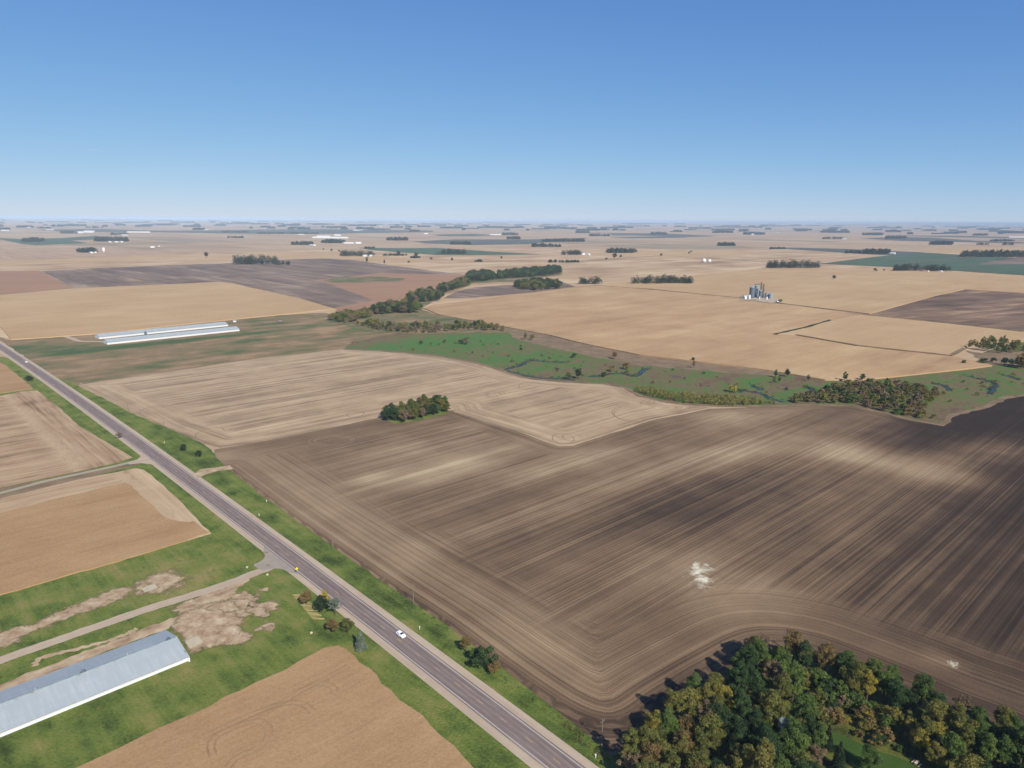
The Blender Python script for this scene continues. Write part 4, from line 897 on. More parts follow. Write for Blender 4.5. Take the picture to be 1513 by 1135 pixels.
def flush(budget):
    """the nearest-looking plants become things of their own, the rest one wooded mass"""
    CAND.sort(key=lambda q: -q[0]); rest = {}; used = {}
    for q in CAND:
        cat = q[8]; used[cat] = used.get(cat, 0) + 1
        if used[cat] <= budget[cat]: low_tree(*q[1:])
        else: rest.setdefault(q[6], []).append(q)
    V = []; F = []; MI = []; mats = []; n = 0
    for mi, (c_, L) in enumerate(rest.items()):
        mats.append(LM[c_])
        for q in L:
            r0 = RAWK[q[2]]; a = (q[3] * 7.1) % 6.28; ca, sa = math.cos(a), math.sin(a); k = q[5]
            v = np.stack([(r0[:, 0] * ca - r0[:, 1] * sa) * k + q[3], (r0[:, 0] * sa + r0[:, 1] * ca) * k + q[4], r0[:, 2] * k], 1); V.append(v)
            m_ = len(v) // 4; F.append(np.arange(4 * m_).reshape(-1, 4) + n); n += len(v); MI.append(np.full(m_, mi))
    if V:
        o = link('creek_woodland', np_mesh('creek_woodland', np.concatenate(V), np.concatenate(F), mats, np.concatenate(MI))); tag(o, 'far part of the dark green wood following the creek into the distance', 'woodland', None, 'stuff')
    print('candidates', len(CAND), 'as stuff', sum(len(v) for v in rest.values()))
thicket([(1165, 596), (1185, 585), (1215, 578), (1260, 566), (1320, 568), (1378, 575), (1392, 590), (1370, 598), (1362, 606), (1385, 622), (1345, 617), (1258, 598), (1200, 597)], 7.4, 21, [('olive', 4), ('dark', 1.2), ('rust', 2), ('grey', 4), ('green', 1)], ['l_shrub'], (.8, 1.75), 'thicket_shrub', 'bush at the @the thicket beside the dark ploughed field', 'bush', 'bushes of the right thicket')
thicket([(560, 515), (640, 506), (700, 503), (790, 515), (880, 535), (1000, 548), (1190, 570), (1190, 580), (1080, 582), (950, 565), (880, 560), (760, 543), (690, 526), (600, 519)], 34, 28, [('olive', 4), ('rust', 1), ('grey', 4), ('dark', 2)], ['l_shrub'], (.35, .9), 'marsh_bush', 'small bush at the @the marshy meadow', 'bush', 'small bushes of the marsh')
thicket([(1390, 575), (1440, 560), (1513, 552), (1513, 572), (1440, 595), (1400, 602)], 24, 29, [('olive', 4), ('rust', 1), ('grey', 3)], ['l_shrub'], (.35, .9), 'marsh_bush', 'small bush at the @the meadow right of the thicket', 'bush', 'small bushes of the right meadow')
thicket([(1430, 516), (1440, 508), (1470, 506), (1513, 512), (1540, 520), (1513, 524), (1470, 522)], 11, 22, [('olive', 4), ('dark', 1.5), ('grey', 2), ('green', 1.5)], ['l_tall', 'l_round'], (.6, .85), 'broadleaf_tree', 'tree in the thicket at the right edge beyond the creek', 'tree', 'trees of the right edge thicket')
thicket([(1500, 540), (1513, 534), (1540, 536), (1540, 546), (1505, 545)], 8, 23, [('grey', 3), ('rust', 1)], ['l_round', 'l_shrub'], (.7, 1.2), 'broadleaf_tree', 'tree at the right edge of the creek meadow', 'tree', 'trees of the right edge thicket')
TLS = iter(['low wood left of the creek', 'creek wood behind the low wood', 'creek wood at its first bend', 'creek wood past the bend', 'tall creek wood', 'far creek wood', 'detached wood by the creek', 'low front band, left', 'low front band behind the marsh'])
cwd = [('olive', 2), ('dark', 3), ('far', 4), ('green', 1.2), ('grey', 1.2)]
for poly, step, keys, sr, c2 in [
    ([(486, 474), (500, 466), (548, 462), (550, 468), (520, 477), (500, 478)], 11, ['l_round'], (.6, .85), [('olive', 4), ('dark', 2), ('grey', 1.5)]),
    ([(548, 461), (570, 455), (600, 452), (622, 459), (615, 463), (580, 464), (552, 466)], 12, ['l_round', 'l_round2'], (.75, 1.15), cwd),
    ([(598, 452), (604, 440), (635, 432), (655, 440), (650, 445), (625, 447)], 12, ['l_round', 'l_round2', 'l_tall'], (.75, 1.1), cwd),
    ([(645, 430), (665, 422), (692, 414), (694, 422), (665, 431), (655, 434)], 13, ['l_round', 'l_round2'], (.8, 1.15), cwd),
    ([(688, 416), (690, 409), (720, 405), (732, 409), (731, 414), (700, 417)], 13, ['l_round2', 'l_round'], (.95, 1.4), [('dark', 3), ('far', 4), ('green', 1)]),
    ([(732, 413), (735, 407), (790, 400), (828, 398), (828, 405), (790, 410)], 15, ['l_round2', 'l_round'], (.85, 1.3), [('dark', 3), ('far', 4), ('green', 1)]),
    ([(758, 426), (765, 421), (800, 418), (828, 421), (829, 427), (790, 430), (770, 428)], 15, ['l_round2', 'l_round'], (.85, 1.2), [('dark', 2), ('far', 3), ('olive', 2)]),
    ([(525, 482), (545, 476), (585, 482), (600, 488), (575, 491), (545, 487)], 9.5, ['l_round', 'l_shrub'], (.5, .7), [('olive', 4), ('dark', 1.6), ('grey', 2)]),
    ([(584, 490), (590, 484), (640, 482), (690, 480), (735, 484), (745, 490), (690, 488), (640, 492), (600, 493)], 11, ['l_round', 'l_shrub'], (.55, .8), [('olive', 4), ('dark', 1.6), ('grey', 3)])]:
    thicket(poly, step * .8, 31 + int(step * 7), c2, keys, sr, 'broadleaf_tree', 'tree at the @the ' + next(TLS), 'tree', 'trees of the creek wood', 1.1)
sheet('wood_floor', px([(484, 476), (500, 464), (545, 458), (575, 452), (600, 446), (640, 427), (690, 408), (735, 405), (830, 396), (832, 406), (760, 416), (700, 419), (660, 434), (640, 446), (622, 456), (650, 466), (700, 475), (745, 485), (748, 492), (640, 494), (560, 492), (520, 484)]), M['pasture'], .3, 0, 20, 4, dict(tone=lambda X, Y: np.full(X.shape, -.05)))
nb_ = sum(1 for o in bpy.data.objects if o.name.split('.')[0] == 'broadleaf_tree'); print('broadleaf so far', nb_)
flush({'tree': max(0, 298 - nb_), 'bush': 230})
# reed band on the meadow edge
def clumps(name, centres, r, h, n, size, mat, seed, label, cat, kind='stuff', z=0.0):
    rng = np.random.default_rng(seed); lob = []
    for (x, y) in centres:
        zz = z + float(gz(np.array([x]), np.array([y]))[0])
        for k in range(2): lob.append((x + rng.uniform(-r, r) * .5, y + rng.uniform(-r, r) * .5, zz + h * rng.uniform(.3, .6), r * rng.uniform(.6, 1.), r * rng.uniform(.6, 1.), h * rng.uniform(.4, .6)))
    V, F = leaf_quads(rng, lob, n, size); V[:, 2] = np.maximum(V[:, 2], .05)
    o = link(name, np_mesh(name, V, F, [mat])); tag(o, label, cat, None, kind); return o
reed = scatter(px([(938, 573), (960, 578), (1000, 585), (1060, 589), (1110, 593), (1150, 597), (1100, 600), (1050, 599.5), (1010, 596), (975, 590), (945, 582)]), 4.5, 8)
clumps('reed_bed', reed, 2.6, 5.0, len(reed) * 60, 1.1, LM['olive'], 5, 'band of tall olive reeds along the edge of the ploughed field', 'reeds')
tuft = scatter(px([(560, 515), (640, 505), (700, 500), (800, 515), (900, 540), (1000, 550), (1100, 565), (1190, 572), (1350, 562), (1500, 548), (1500, 575), (1440, 595), (1400, 600), (1380, 580), (1190, 582), (1080, 585), (950, 568), (880, 562), (760, 545), (690, 528), (600, 520)]), 16, 9, .5)
rr = random.Random(3); tuft = [p for p in tuft if rr.random() < .3]
clumps('marsh_tufts', tuft, 1.6, 1.4, len(tuft) * 22, .8, LM['grey'], 6, 'brown weed tufts dotted over the marshy meadow', 'weeds')
tuft = []
for c in creeks:
    for p in densify(smooth_line(px(c), 4), 7, 0, False): tuft += [(p[0] + rnd.uniform(-5, 5), p[1] + rnd.uniform(3, 6))] if rnd.random() < .7 else []
clumps('bank_reeds', tuft, 1.8, 1.3, len(tuft) * 22, .8, LM['dark'], 7, 'dark green reeds lining the creek banks', 'reeds')
vw = scatter(px([(360, 720), (430, 772), (560, 862), (660, 925), (760, 1008), (850, 1078), (850, 1090), (760, 1022), (640, 925), (540, 858), (430, 782)]), 3.6, 12, .5)
vw = [p for p in vw if rnd.random() < .3]
clumps('verge_weeds', vw, .8, .8, len(vw) * 16, .4, LM['green'], 8, 'clumps of taller weeds on the verge beside the ploughed field', 'weeds')
clumps('grass_clumps', GWEED, .9, .5, len(GWEED) * 14, .45, LM['olive'], 14, 'clumps of rough grass dotted over the green round the long barn', 'grass')
vw = scatter(px([(820, 1052), (850, 1078), (890, 1110), (905, 1130), (895, 1130), (840, 1085)]), 2.2, 13, .5)
clumps('dry_weeds', vw, 1.0, 1.2, len(vw) * 24, .4, LM['rust'], 9, 'dry yellow brown weeds at the field edge by the utility pole', 'weeds')
# lone trees far out on the fields
FT = [(542, 389, 'l_tall', 1.5), (568, 391, 'l_tall', 1.1), (589, 379, 'l_round2', 1.7), (615, 382, 'l_round2', 1.7), (604, 389, 'l_shrub', 2.), (668, 386, 'l_round', 1.1), (741, 383, 'l_round', 1.0), (305, 381, 'l_round2', 1.7), (908, 383, 'l_round2', 1.9), (917, 381.5, 'l_round', 1.1),
      (977, 379, 'l_round', 1.2), (1021, 373.5, 'l_round', 1.), (1018, 376, 'l_round', 1.), (1232, 413, 'l_round2', 1.), (490, 372, 'l_round', 1.2), (501, 372.5, 'l_round', 1.1), (478, 370, 'l_round', .9), (637, 384, 'l_shrub', 2.5), (896, 384, 'l_shrub', 2.4), (1293, 401.5, 'l_shrub', 2.4), (1306, 400.5, 'l_shrub', 1.5), (360, 336, 'l_round', 2.2)]
for i, (a, b, key, s) in enumerate(FT):
    x, y = at(a, b); low_tree('field_tree', key, x, y, s, 'far' if i % 3 else 'dark', 'lone dark tree standing out on the distant tan fields', 'tree', 'lone trees on the distant fields')
# ------------------------------------------------------------------ far groves
def woodlot(x0, x1, yb, hp, label, group=None, seed=0, colr='far'):
    A = Vector(at(x0, yb)); B = Vector(at(x1, yb)); d = (B - A); L = d.length; D = A.length
    mpp = D / FPX; ht = min(34, max(10, hp * mpp * 1.1)); dep = min(140, max(25, hp * mpp * 1.6))
    n = int(min(170, max(10, L / 7 * min(5, dep / 16)))); rng = np.random.default_rng(seed + int(x0)); away = ((A + B) / 2).normalized()
    P = []
    for i in range(n):
        t = rng.random(); s_ = rng.random(); edge = 1 - .35 * abs(2 * t - 1)
        P.append((*(A + d * t + away * s_ * dep * edge), edge))
    lob = []
    for (x, y, e_) in P:
        zz = float(gz(np.array([x]), np.array([y]))[0]); hh = ht * rng.uniform(.65, 1.05) * (.75 + .25 * e_); r = min(10, max(5.5, hh * .5))
        for k in range(4):
            lob.append((x + rng.uniform(-.4, .4) * r, y + rng.uniform(-.4, .4) * r, zz + hh * (.2 + .19 * k), r * (1 - .12 * k), r * (1 - .12 * k), hh * .26))
    V, F = leaf_quads(rng, lob, int(n * (170 if D < 3500 else 90 if D < 6000 else 30)), 2.4 if D < 3500 else 5. if D < 9000 else 8.)
    o = link('woodlot', np_mesh('woodlot', V, F, [LM[colr]])); tag(o, label, 'grove', group, 'stuff'); return o
GR = [(344, 409, 391, 12, 'large dark grove round white buildings at the corner of the grey ploughed field'), (409, 429, 391.5, 5, 'low trailing trees right of the large dark grove'), (505, 552, 379, 8.5, 'dark rectangular grove with small white houses at its right'),
      (934.5, 1020, 420, 12, 'long dark grove in the tan corn beyond the creek'), (858, 891, 420, 10, 'small olive grove beside the green lane beyond the creek'), (1134, 1211, 397, 11, 'dark farm grove behind and right of the grain bins'), (1322, 1360, 401, 9, 'dark grove left of the red roofed barn'), (1364, 1404, 401.5, 8, 'dark grove right of the red roofed barn'),
      (1274, 1314, 375.5, 7, 'dark grove on the green field with a white barn at its right'), (1421, 1513, 380, 8.5, 'long dark grove on the green field at the right edge'), (897.5, 939, 374, 7, 'oblong dark grove in the far tan field'), (830, 859, 377, 7.5, 'dark grove with white buildings at its right end'),
      (810, 854, 388, 4, 'low hedge of trees behind the creek wood'), (647, 687, 376, 7.5, 'dark grove on the blue green field'), (34, 66, 357.5, 5, 'grove on the dark green field at the far left'), (141, 189, 357, 6, 'long grove with white sheds at the far left'), (115, 143, 373.5, 6, 'farm grove beside a white silo')]
for i, q in enumerate(GR): woodlot(*q, seed=i)
GR2 = [(0, 14, 341, 5), (25, 50, 338, 3), (90, 114, 346, 4), (164, 189, 347.5, 3.5), (105, 128, 335, 2.5), (285, 303, 340, 3), (328, 367, 344, 2.5), (335, 360, 352, 3), (431, 462, 362, 5), (476, 510, 359.5, 5.5), (572, 602, 355.5, 5), (539, 553, 367.5, 3), (665, 695, 361.5, 4.5), (749, 769, 353.6, 4),
       (741, 765, 348, 6), (617, 636, 337, 6), (651, 684, 338.5, 6), (716, 747, 336.5, 5), (513, 531, 335.5, 3), (546, 556, 335.5, 2.5), (574, 600, 332, 3), (605, 620, 343, 3), (786, 815.5, 365, 5), (816, 827.5, 365, 4), (801, 863, 357.5, 4.5), (871, 900, 349.5, 4.5), (850, 871, 345, 5), (1060, 1086.5, 363.5, 5), (1053, 1082.5, 344.5, 3),
       (1098, 1130, 347, 3.5), (962, 985, 347, 6), (1137, 1160, 368, 2.5), (1250, 1272, 374.5, 4), (1373, 1406, 362, 5), (1462, 1498, 357, 3), (1443.5, 1461, 362, 2.5), (1482, 1496, 362.5, 4), (1215, 1245, 353.5, 3), (1274, 1305, 347.5, 3.5), (1308, 1339, 353, 5), (1311, 1331, 343, 3.5), (1216, 1235, 341.5, 3.5),
       (1175, 1191, 342, 2), (1242, 1252, 340.5, 2), (1394, 1416, 345.5, 2.5), (1438, 1459, 348, 2.5), (1367, 1383, 341, 2), (566, 600, 378, 2.5), (604, 620, 381.5, 2.5), (700, 712, 387, 1.5), (55, 75, 339, 2), (385, 400, 337, 2.5), (200, 225, 336, 2.5), (380, 470, 346, 2.5), (905, 935, 338, 3), (1120, 1165, 336, 3)]
for i, q in enumerate(GR2): woodlot(*q, 'low blue grey windbreak grove far out on the plain', 'windbreak groves far out on the plain', seed=100 + i)
rr = random.Random(77)
for i in range(330):
    y = 324.2 + (rr.random() ** 1.2) * 15; x = rr.uniform(-60, 1580); yy = y + (x - CX) * math.tan(ROLL) + 3.0
    wd = rr.uniform(10, 42) * (1 if yy < 334 else .7); wd *= rr.choice([.4, .7, 1, 1.3]); woodlot(x, x + wd, yy, rr.choice([1.4, 2, 2.6, 3.4, 4.6]), 'faint blue windbreak grove near the horizon', 'windbreak groves near the horizon', seed=300 + i)

# ------------------------------------------------------------------ buildings
def roof_mat(name, c1, c2, c3, ang):
    t = NT(name); c = t.coord(0, (1, 1, 1))
    def sc(a, b, c_=1):
        m2 = t.n("ShaderNodeVectorMath", operation='MULTIPLY'); t.L(c, m2.inputs[0]); m2.inputs[1].default_value = (a, b, c_); return m2.outputs[0]
    f = t.math('ADD', t.math('MULTIPLY', t.noise(sc(.8, .08, .08), 1, 3, .6), .6), t.math('MULTIPLY', t.noise(sc(.05, .2, .2), 1, 3), .4))
    col = t.ramp(f, [(.3, c1), (.5, c2), (.7, c3)])
    # rust and dirt running from the ridge
    sx = t.n("ShaderNodeSeparateXYZ"); t.L(c, sx.inputs[0])
    ng = t.math('ADD', t.noise(sc(1.2, .25, .25), 1, 4, .7), t.math('MULTIPLY', t.math('ABSOLUTE', sx.outputs[1]), -.055))
    col = t.mix(t.sm(ng, .5, .66), col, c3)
    ru = t.math('ADD', t.noise(sc(.45, .8, .8), 1, 5, .75), t.math('MULTIPLY', t.math('ABSOLUTE', sx.outputs[1]), -.12))
    col = t.mix(t.math('MULTIPLY', t.sm(ru, .5, .62), .75), col, C(132, 110, 92))
    t.color(col); t.p.inputs["Roughness"].default_value = .5; t.p.inputs["Metallic"].default_value = .15; t.p.inputs["Specular IOR Level"].default_value = .4
    wv = t.math('SINE', t.math('MULTIPLY', sx.outputs[0], 2 * math.pi / .9)); t.bump(wv, .04, .02)
    return t.mat
M['barn_roof'] = roof_mat('barn roof metal', C(186, 197, 210, .68), C(190, 201, 214, .68), C(206, 214, 224, .68), 0)
M['white_wall'] = field('white metal wall', [C(216, 219, 232, .8), C(230, 234, 250, .8), C(236, 242, 254, .8)], rows=(1, 4), amp=(.2, .2), patch=(6, .2), grain=(.5, .1))
M['dark_open'] = plain('dark opening', C(70, 66, 64), .9)
M['galv'] = field('galvanised steel', [C(130, 150, 170, .6), C(160, 178, 194, .6), C(190, 204, 214, .6)], rows=(.6, 3), amp=(.3, .2), patch=(3, .3), grain=(.4, .1))
M['galv_dark'] = field('weathered steel', [C(96, 112, 134, .55), C(120, 136, 156, .55), C(150, 160, 172, .55)], rows=(.6, 3), amp=(.3, .2), patch=(3, .3), grain=(.4, .1))
M['rust_steel'] = field('rusty brown steel', [C(100, 76, 68), C(128, 98, 86), C(150, 120, 104)], rows=(.6, 3), amp=(.3, .2), patch=(3, .3), grain=(.4, .1))
M['white_roof'] = field('pale roof', [C(205, 208, 220, .75), C(225, 228, 240, .75), C(236, 240, 252, .75)], rows=(1, 4), amp=(.2, .2), patch=(8, .3), grain=(.5, .1))
M['grey_roof'] = field('grey roof', [C(120, 124, 130), C(146, 150, 156), C(170, 172, 176)], rows=(1, 4), amp=(.2, .2), patch=(8, .3), grain=(.5, .1))
M['red_roof'] = field('red roof', [C(150, 92, 78), C(178, 116, 98), C(196, 134, 114)], rows=(1, 4), amp=(.2, .2), patch=(8, .3), grain=(.5, .1))

def long_barn(near_a, near_b, width, eave, ridge, label, nvent, group=None, over=.7, ext_a=0):
    """near_a, near_b: pixels of the near eave; the barn lies behind that line"""
    A = Vector(at(*near_a, eave)); B = Vector(at(*near_b, eave)); d = (B - A).normalized(); A = A - d * ext_a; L = (B - A).length; n = Vector((-d.y, d.x))
    root = empty('long_barn', ((A + B).x / 2 + n.x * width / 2, (A + B).y / 2 + n.y * width / 2, 0), math.atan2(d.y, d.x)); tag(root, label, 'barn', group)
    h = L / 2; w2 = width / 2; wi = w2 - over
    mb = MB(); x0, x1 = -h + .4, h - .4
    mb.add([(x0, -wi, 0), (x1, -wi, 0), (x1, wi, 0), (x0, wi, 0), (x0, -wi, eave + .15), (x1, -wi, eave + .15), (x1, wi, eave + .15), (x0, wi, eave + .15), (x0, 0, ridge - .15), (x1, 0, ridge - .15)],
           [(0, 1, 5, 4), (2, 3, 7, 6), (1, 2, 6, 9, 5), (3, 0, 4, 8, 7)]); mb.build('wall', M['white_wall'], root)
    mb = MB(); th = .12
    for s in (-1, 1):
        y0, y1 = (-w2, 0.0) if s < 0 else (0.0, w2)
        z0, z1 = (eave, ridge) if s < 0 else (ridge, eave)
        v = [(-h, y0, z0), (h, y0, z0), (h, y1, z1), (-h, y1, z1), (-h, y0, z0 - th), (h, y0, z0 - th), (h, y1, z1 - th), (-h, y1, z1 - th)]
        mb.add(v, [(0, 1, 2, 3), (4, 7, 6, 5), (0, 4, 5, 1), (3, 2, 6, 7) if False else (1, 5, 6, 2), (0, 3, 7, 4)])
    roof = mb.build('roof', M['barn_roof'], root)
    mb = MB(); mb.box(-h + .5, h - .5, -.35, .35, ridge - .02, ridge + .16); mb.build('ridge_cap', M['galv'], roof)
    mb = MB(); mb.box(-h + 2, h - 2, -wi - .06, -wi + .02, .9, eave - .25); mb.build('side_curtain', M['white_roof'], root)
    for k in range(nvent):
        x = h - 3 - k * (2 * h - 6) / max(1, nvent - 1)
        mb = MB(); mb.box(x - .9, x + .9, -.4, .4, ridge + .1, ridge + .3); mb.lathe([(.35, ridge + .3), (.35, ridge + .8), (.55, ridge + .85), (.1, ridge + 1.1)], 10, x, 0)
        mb.build('roof_vent', M['galv_dark'] if k % 2 == 0 else M['galv'], roof)
    mb = MB(); mb.box(h - .42, h - .33, -wi + 1.5, -wi + 5.5, .1, 2.9); mb.build('end_door', M['dark_open'], root)
    mb = MB(); mb.box(h - .5, h + .0, -w2 - .1, -w2 + 1.2, .05, 1.6); mb.build('feed_box', M['white_wall'], root)
    return root
A_ = Vector(at(262, 939, 5.4)); B_ = Vector(at(280, 970, 2.5)); 
_d = (Vector(at(280, 970, 2.5)) - Vector(at(0, 1083, 2.5))).normalized(); _n = Vector((-_d.y, _d.x)); HALFW = abs((A_ - B_).dot(_n))
BW = min(26, max(14, HALFW * 2)); print('near barn half width', HALFW)
long_barn((0, 1083), (280, 970), BW, 2.0, 4.6, 'very long grey roofed barn at the bottom left', 9, ext_a=60)
long_barn((158, 506), (353.8, 486), 19, 3.0, 5.6, 'nearer of the twin long barns beyond the highway pasture', 6, 'twin long barns')
A2 = long_barn((146, 498), (337, 479), 20, 3.0, 5.6, 'farther of the twin long barns beyond the highway pasture', 6, 'twin long barns')
x, y = at(215, 493, 5); mb = MB(); mb.lathe([(1.6, 0), (1.6, 7), (.3, 8.4)], 12); mb.build('feed_bin', M['galv_dark'], None, True, (x, y, 0)); tag(bpy.data.objects['feed_bin'], 'dark feed bin standing between the twin long barns', 'bin')
x, y = at(415, 477); mb = MB(); mb.box(-3, 3, -2, 2, 0, 2.4); mb.add([(-3.2, -2.2, 2.4), (3.2, -2.2, 2.4), (3.2, 2.2, 2.4), (-3.2, 2.2, 2.4), (-3.2, 0, 3.4), (3.2, 0, 3.4)], [(0, 1, 5, 4), (2, 3, 4, 5), (1, 2, 5), (3, 0, 4)], 1)
o = mb.build('small_shed', [M['rust_steel'], M['grey_roof']], None, False, (x, y, 0)); tag(o, 'small rusty shed in the yard right of the twin barns', 'shed')
x, y = at(347, 476); mb = MB(); mb.box(-2, 2, -1.3, 1.3, 0, 2.2); mb.box(-2.2, 2.2, -1.5, 1.5, 2.2, 2.4, 1)
o = mb.build('small_shed', [M['white_wall'], M['white_roof']], None, False, (x, y, 0)); tag(o, 'tiny white shed behind the twin barns', 'shed')

def gable(name, x, y, L, W, h, rot, wall, roof, label, cat='farm building', group=None, z=None):
    zz = float(gz(np.array([x]), np.array([y]))[0]) if z is None else z
    mb = MB(); r = h + W * .22
    mb.add([(-L / 2, -W / 2, -.5), (L / 2, -W / 2, -.5), (L / 2, W / 2, -.5), (-L / 2, W / 2, -.5), (-L / 2, -W / 2, h), (L / 2, -W / 2, h), (L / 2, W / 2, h), (-L / 2, W / 2, h), (-L / 2, 0, r), (L / 2, 0, r)], [(0, 1, 5, 4), (2, 3, 7, 6), (1, 2, 6, 9, 5), (3, 0, 4, 8, 7)], 0)
    e = .5; rh = .03
    mb.add([(-L / 2 - e, -W / 2 - e, h - .1), (L / 2 + e, -W / 2 - e, h - .1), (L / 2 + e, 0, r + .15), (-L / 2 - e, 0, r + .15), (-L / 2 - e, W / 2 + e, h - .1), (L / 2 + e, W / 2 + e, h - .1)], [(0, 1, 2, 3), (3, 2, 5, 4)], 1)
    o = mb.build(name, [wall, roof], None, False, (x, y, zz)); o.rotation_euler = (0, 0, rot); tag(o, label, cat, group); return o
FB = [(135, 374, 26, 10, 4, 'w'), (140.5, 373.5, 20, 9, 4, 'w'), (59, 357, 30, 12, 5, 'w'), (65, 357, 16, 10, 4, 'w'), (162, 358, 34, 12, 5, 'w'), (179, 358, 40, 12, 5, 'w'), (172, 358, 20, 10, 4, 'w'), (205, 344, 260, 16, 7, 'w'), (488, 352, 300, 16, 8, 'w'), (478, 350, 120, 16, 7, 'w'), (499, 348.5, 60, 16, 9, 'w'),
      (516, 360, 60, 14, 6, 'w'), (529, 360, 40, 14, 7, 'w'), (508, 359.5, 30, 12, 6, 'w'), (539, 379, 18, 9, 5, 'w'), (548, 379, 14, 9, 5, 'w'), (552.5, 378.5, 10, 8, 4, 'w'), (527, 341.5, 90, 16, 8, 'w'), (534, 341, 50, 16, 8, 'w'), (385, 390, 24, 10, 5, 'w'), (397, 389.5, 20, 10, 5, 'g'), (389, 388.5, 12, 8, 4, 'w'),
      (861, 376.5, 22, 10, 6, 'w'), (869.5, 377, 14, 9, 6, 'w'), (1316, 375.5, 40, 14, 6, 'w'), (1247, 354, 40, 14, 7, 'w'), (1505, 351.5, 200, 16, 7, 'w'), (1361, 401, 22, 12, 6, 'r'), (1368, 402, 16, 10, 4, 'r'), (1390, 402.5, 12, 8, 4, 'w'), (1180, 394.5, 18, 10, 5, 'w'), (74, 341, 90, 16, 7, 'w'), (225, 366, 20, 10, 5, 'w'),
      (304, 340, 70, 14, 6, 'w'), (733, 347.5, 130, 16, 7, 'w'), (125, 344, 200, 16, 7, 'w'), (132, 343, 120, 16, 9, 'w'), (118, 345, 60, 14, 6, 'w'), (8, 341.5, 90, 14, 8, 'w'), (42, 338, 60, 14, 7, 'w'), (185, 348, 60, 12, 5, 'w'), (563, 336, 50, 14, 8, 'w'), (629, 346, 50, 14, 6, 'w'), (630, 336.5, 60, 14, 8, 'w'),
      (681, 338, 60, 14, 8, 'w'), (1112, 347, 50, 14, 9, 'w'), (1125, 343.5, 40, 14, 8, 'w'), (1149, 344, 40, 14, 7, 'w'), (898, 339, 40, 14, 8, 'w'), (928, 339, 30, 14, 8, 'r'), (990, 335, 60, 14, 9, 'w'), (445, 347, 60, 14, 6, 'g'), (462, 363, 50, 14, 5, 'w'), (235, 364.5, 10, 8, 4, 'g'), (1305, 347.5, 30, 12, 6, 'w')]
LB = {0: 'white farmhouse beside the silo at the far left', 1: 'second white building beside the silo at the far left', 7: 'very long white shed at the far left horizon', 8: 'very long bright white shed left of centre near the horizon', 24: 'white barn at the right end of the grove on the green field', 27: 'red roofed barn between two dark groves',
      28: 'low red roofed shed right of the red barn', 29: 'small white house right of the red barn', 30: 'white building inside the grove behind the grain bins', 19: 'white building in the large dark grove by the grey ploughed field', 20: 'grey building in the large dark grove by the grey ploughed field', 26: 'long white shed at the right edge near the horizon'}
for i, (a, b, L, W, h, c_) in enumerate(FB):
    x, y = at(a, b); wl = M['white_wall']; rf = {'w': M['white_roof'], 'g': M['grey_roof'], 'r': M['red_roof']}[c_]
    lab = LB.get(i, 'small ' + {'w': 'white', 'g': 'grey roofed', 'r': 'red roofed'}[c_] + ' farm building far out on the plain')
    gable('farm_building', x, y, L, W, h, ROAD_ANG - math.pi / 2 + (rnd.choice([0, math.pi / 2]) if L < 60 else -.9), wl, rf, lab, 'farm building', None if i in LB else 'farm buildings far out on the plain')
def bin_mesh(mb, cx_, cy_, r, h, roof=.3, mi=0):
    mb.lathe([(r, 0), (r, h)], 24, cx_, cy_, mi); mb.lathe([(r * 1.03, h), (r * .12, h + r * roof * 2), (r * .12, h + r * roof * 2 + .5)], 24, cx_, cy_, mi + 1)
def grain_bin(a, b, r, h, label, wall='galv', z=2.2, cat='grain bin', group='grain bins in the corn'):
    x, y = at(a, b, 2); root = empty('grain_bin', (x, y, z - .2)); tag(root, label, cat, group)
    mb = MB(); mb.lathe([(r, 0), (r, h * .33), (r + .06, h * .33), (r + .06, h * .35), (r, h * .35), (r, h * .66), (r + .06, h * .66), (r + .06, h * .68), (r, h * .68), (r, h)], 28); mb.build('wall', M[wall], root)
    mb = MB(); mb.lathe([(r * 1.04, h - .1), (r * .14, h + r * .55), (r * .14, h + r * .55 + .6)], 28); mb.build('roof', M['galv'], root)
    mb = MB(); mb.bar((r + .1, 0, 0), (r + .1, 0, h), .12, 5); mb.bar((r + .1, .5, 0), (r + .1, .5, h), .12, 5); mb.build('ladder', M['galv_dark'], root); return root
grain_bin(1110.5, 440.5, 5.2, 22, 'tallest dark steel grain bin at the left of the group', 'galv_dark'); grain_bin(1117.5, 438.5, 5.2, 22.5, 'second tall grain bin right behind the tallest', 'galv')
grain_bin(1123, 440.5, 3.4, 15, 'slim dark grain bin in the middle of the group', 'galv_dark'); grain_bin(1132.5, 440.5, 4.2, 9.5, 'short silver bin left of the last one', 'galv'); grain_bin(1138.5, 441.2, 4.4, 9, 'short silver bin at the right end of the group', 'galv')
grain_bin(1107, 442, 2.4, 8, 'small pale bin in front of the tallest one', 'white_wall'); grain_bin(1132.8, 443, 1.5, 6, 'small white hopper bin in front of the short silver bins', 'white_wall'); grain_bin(1122, 442.2, 1.3, 5, 'small white tank in front of the slim dark bin', 'white_wall')
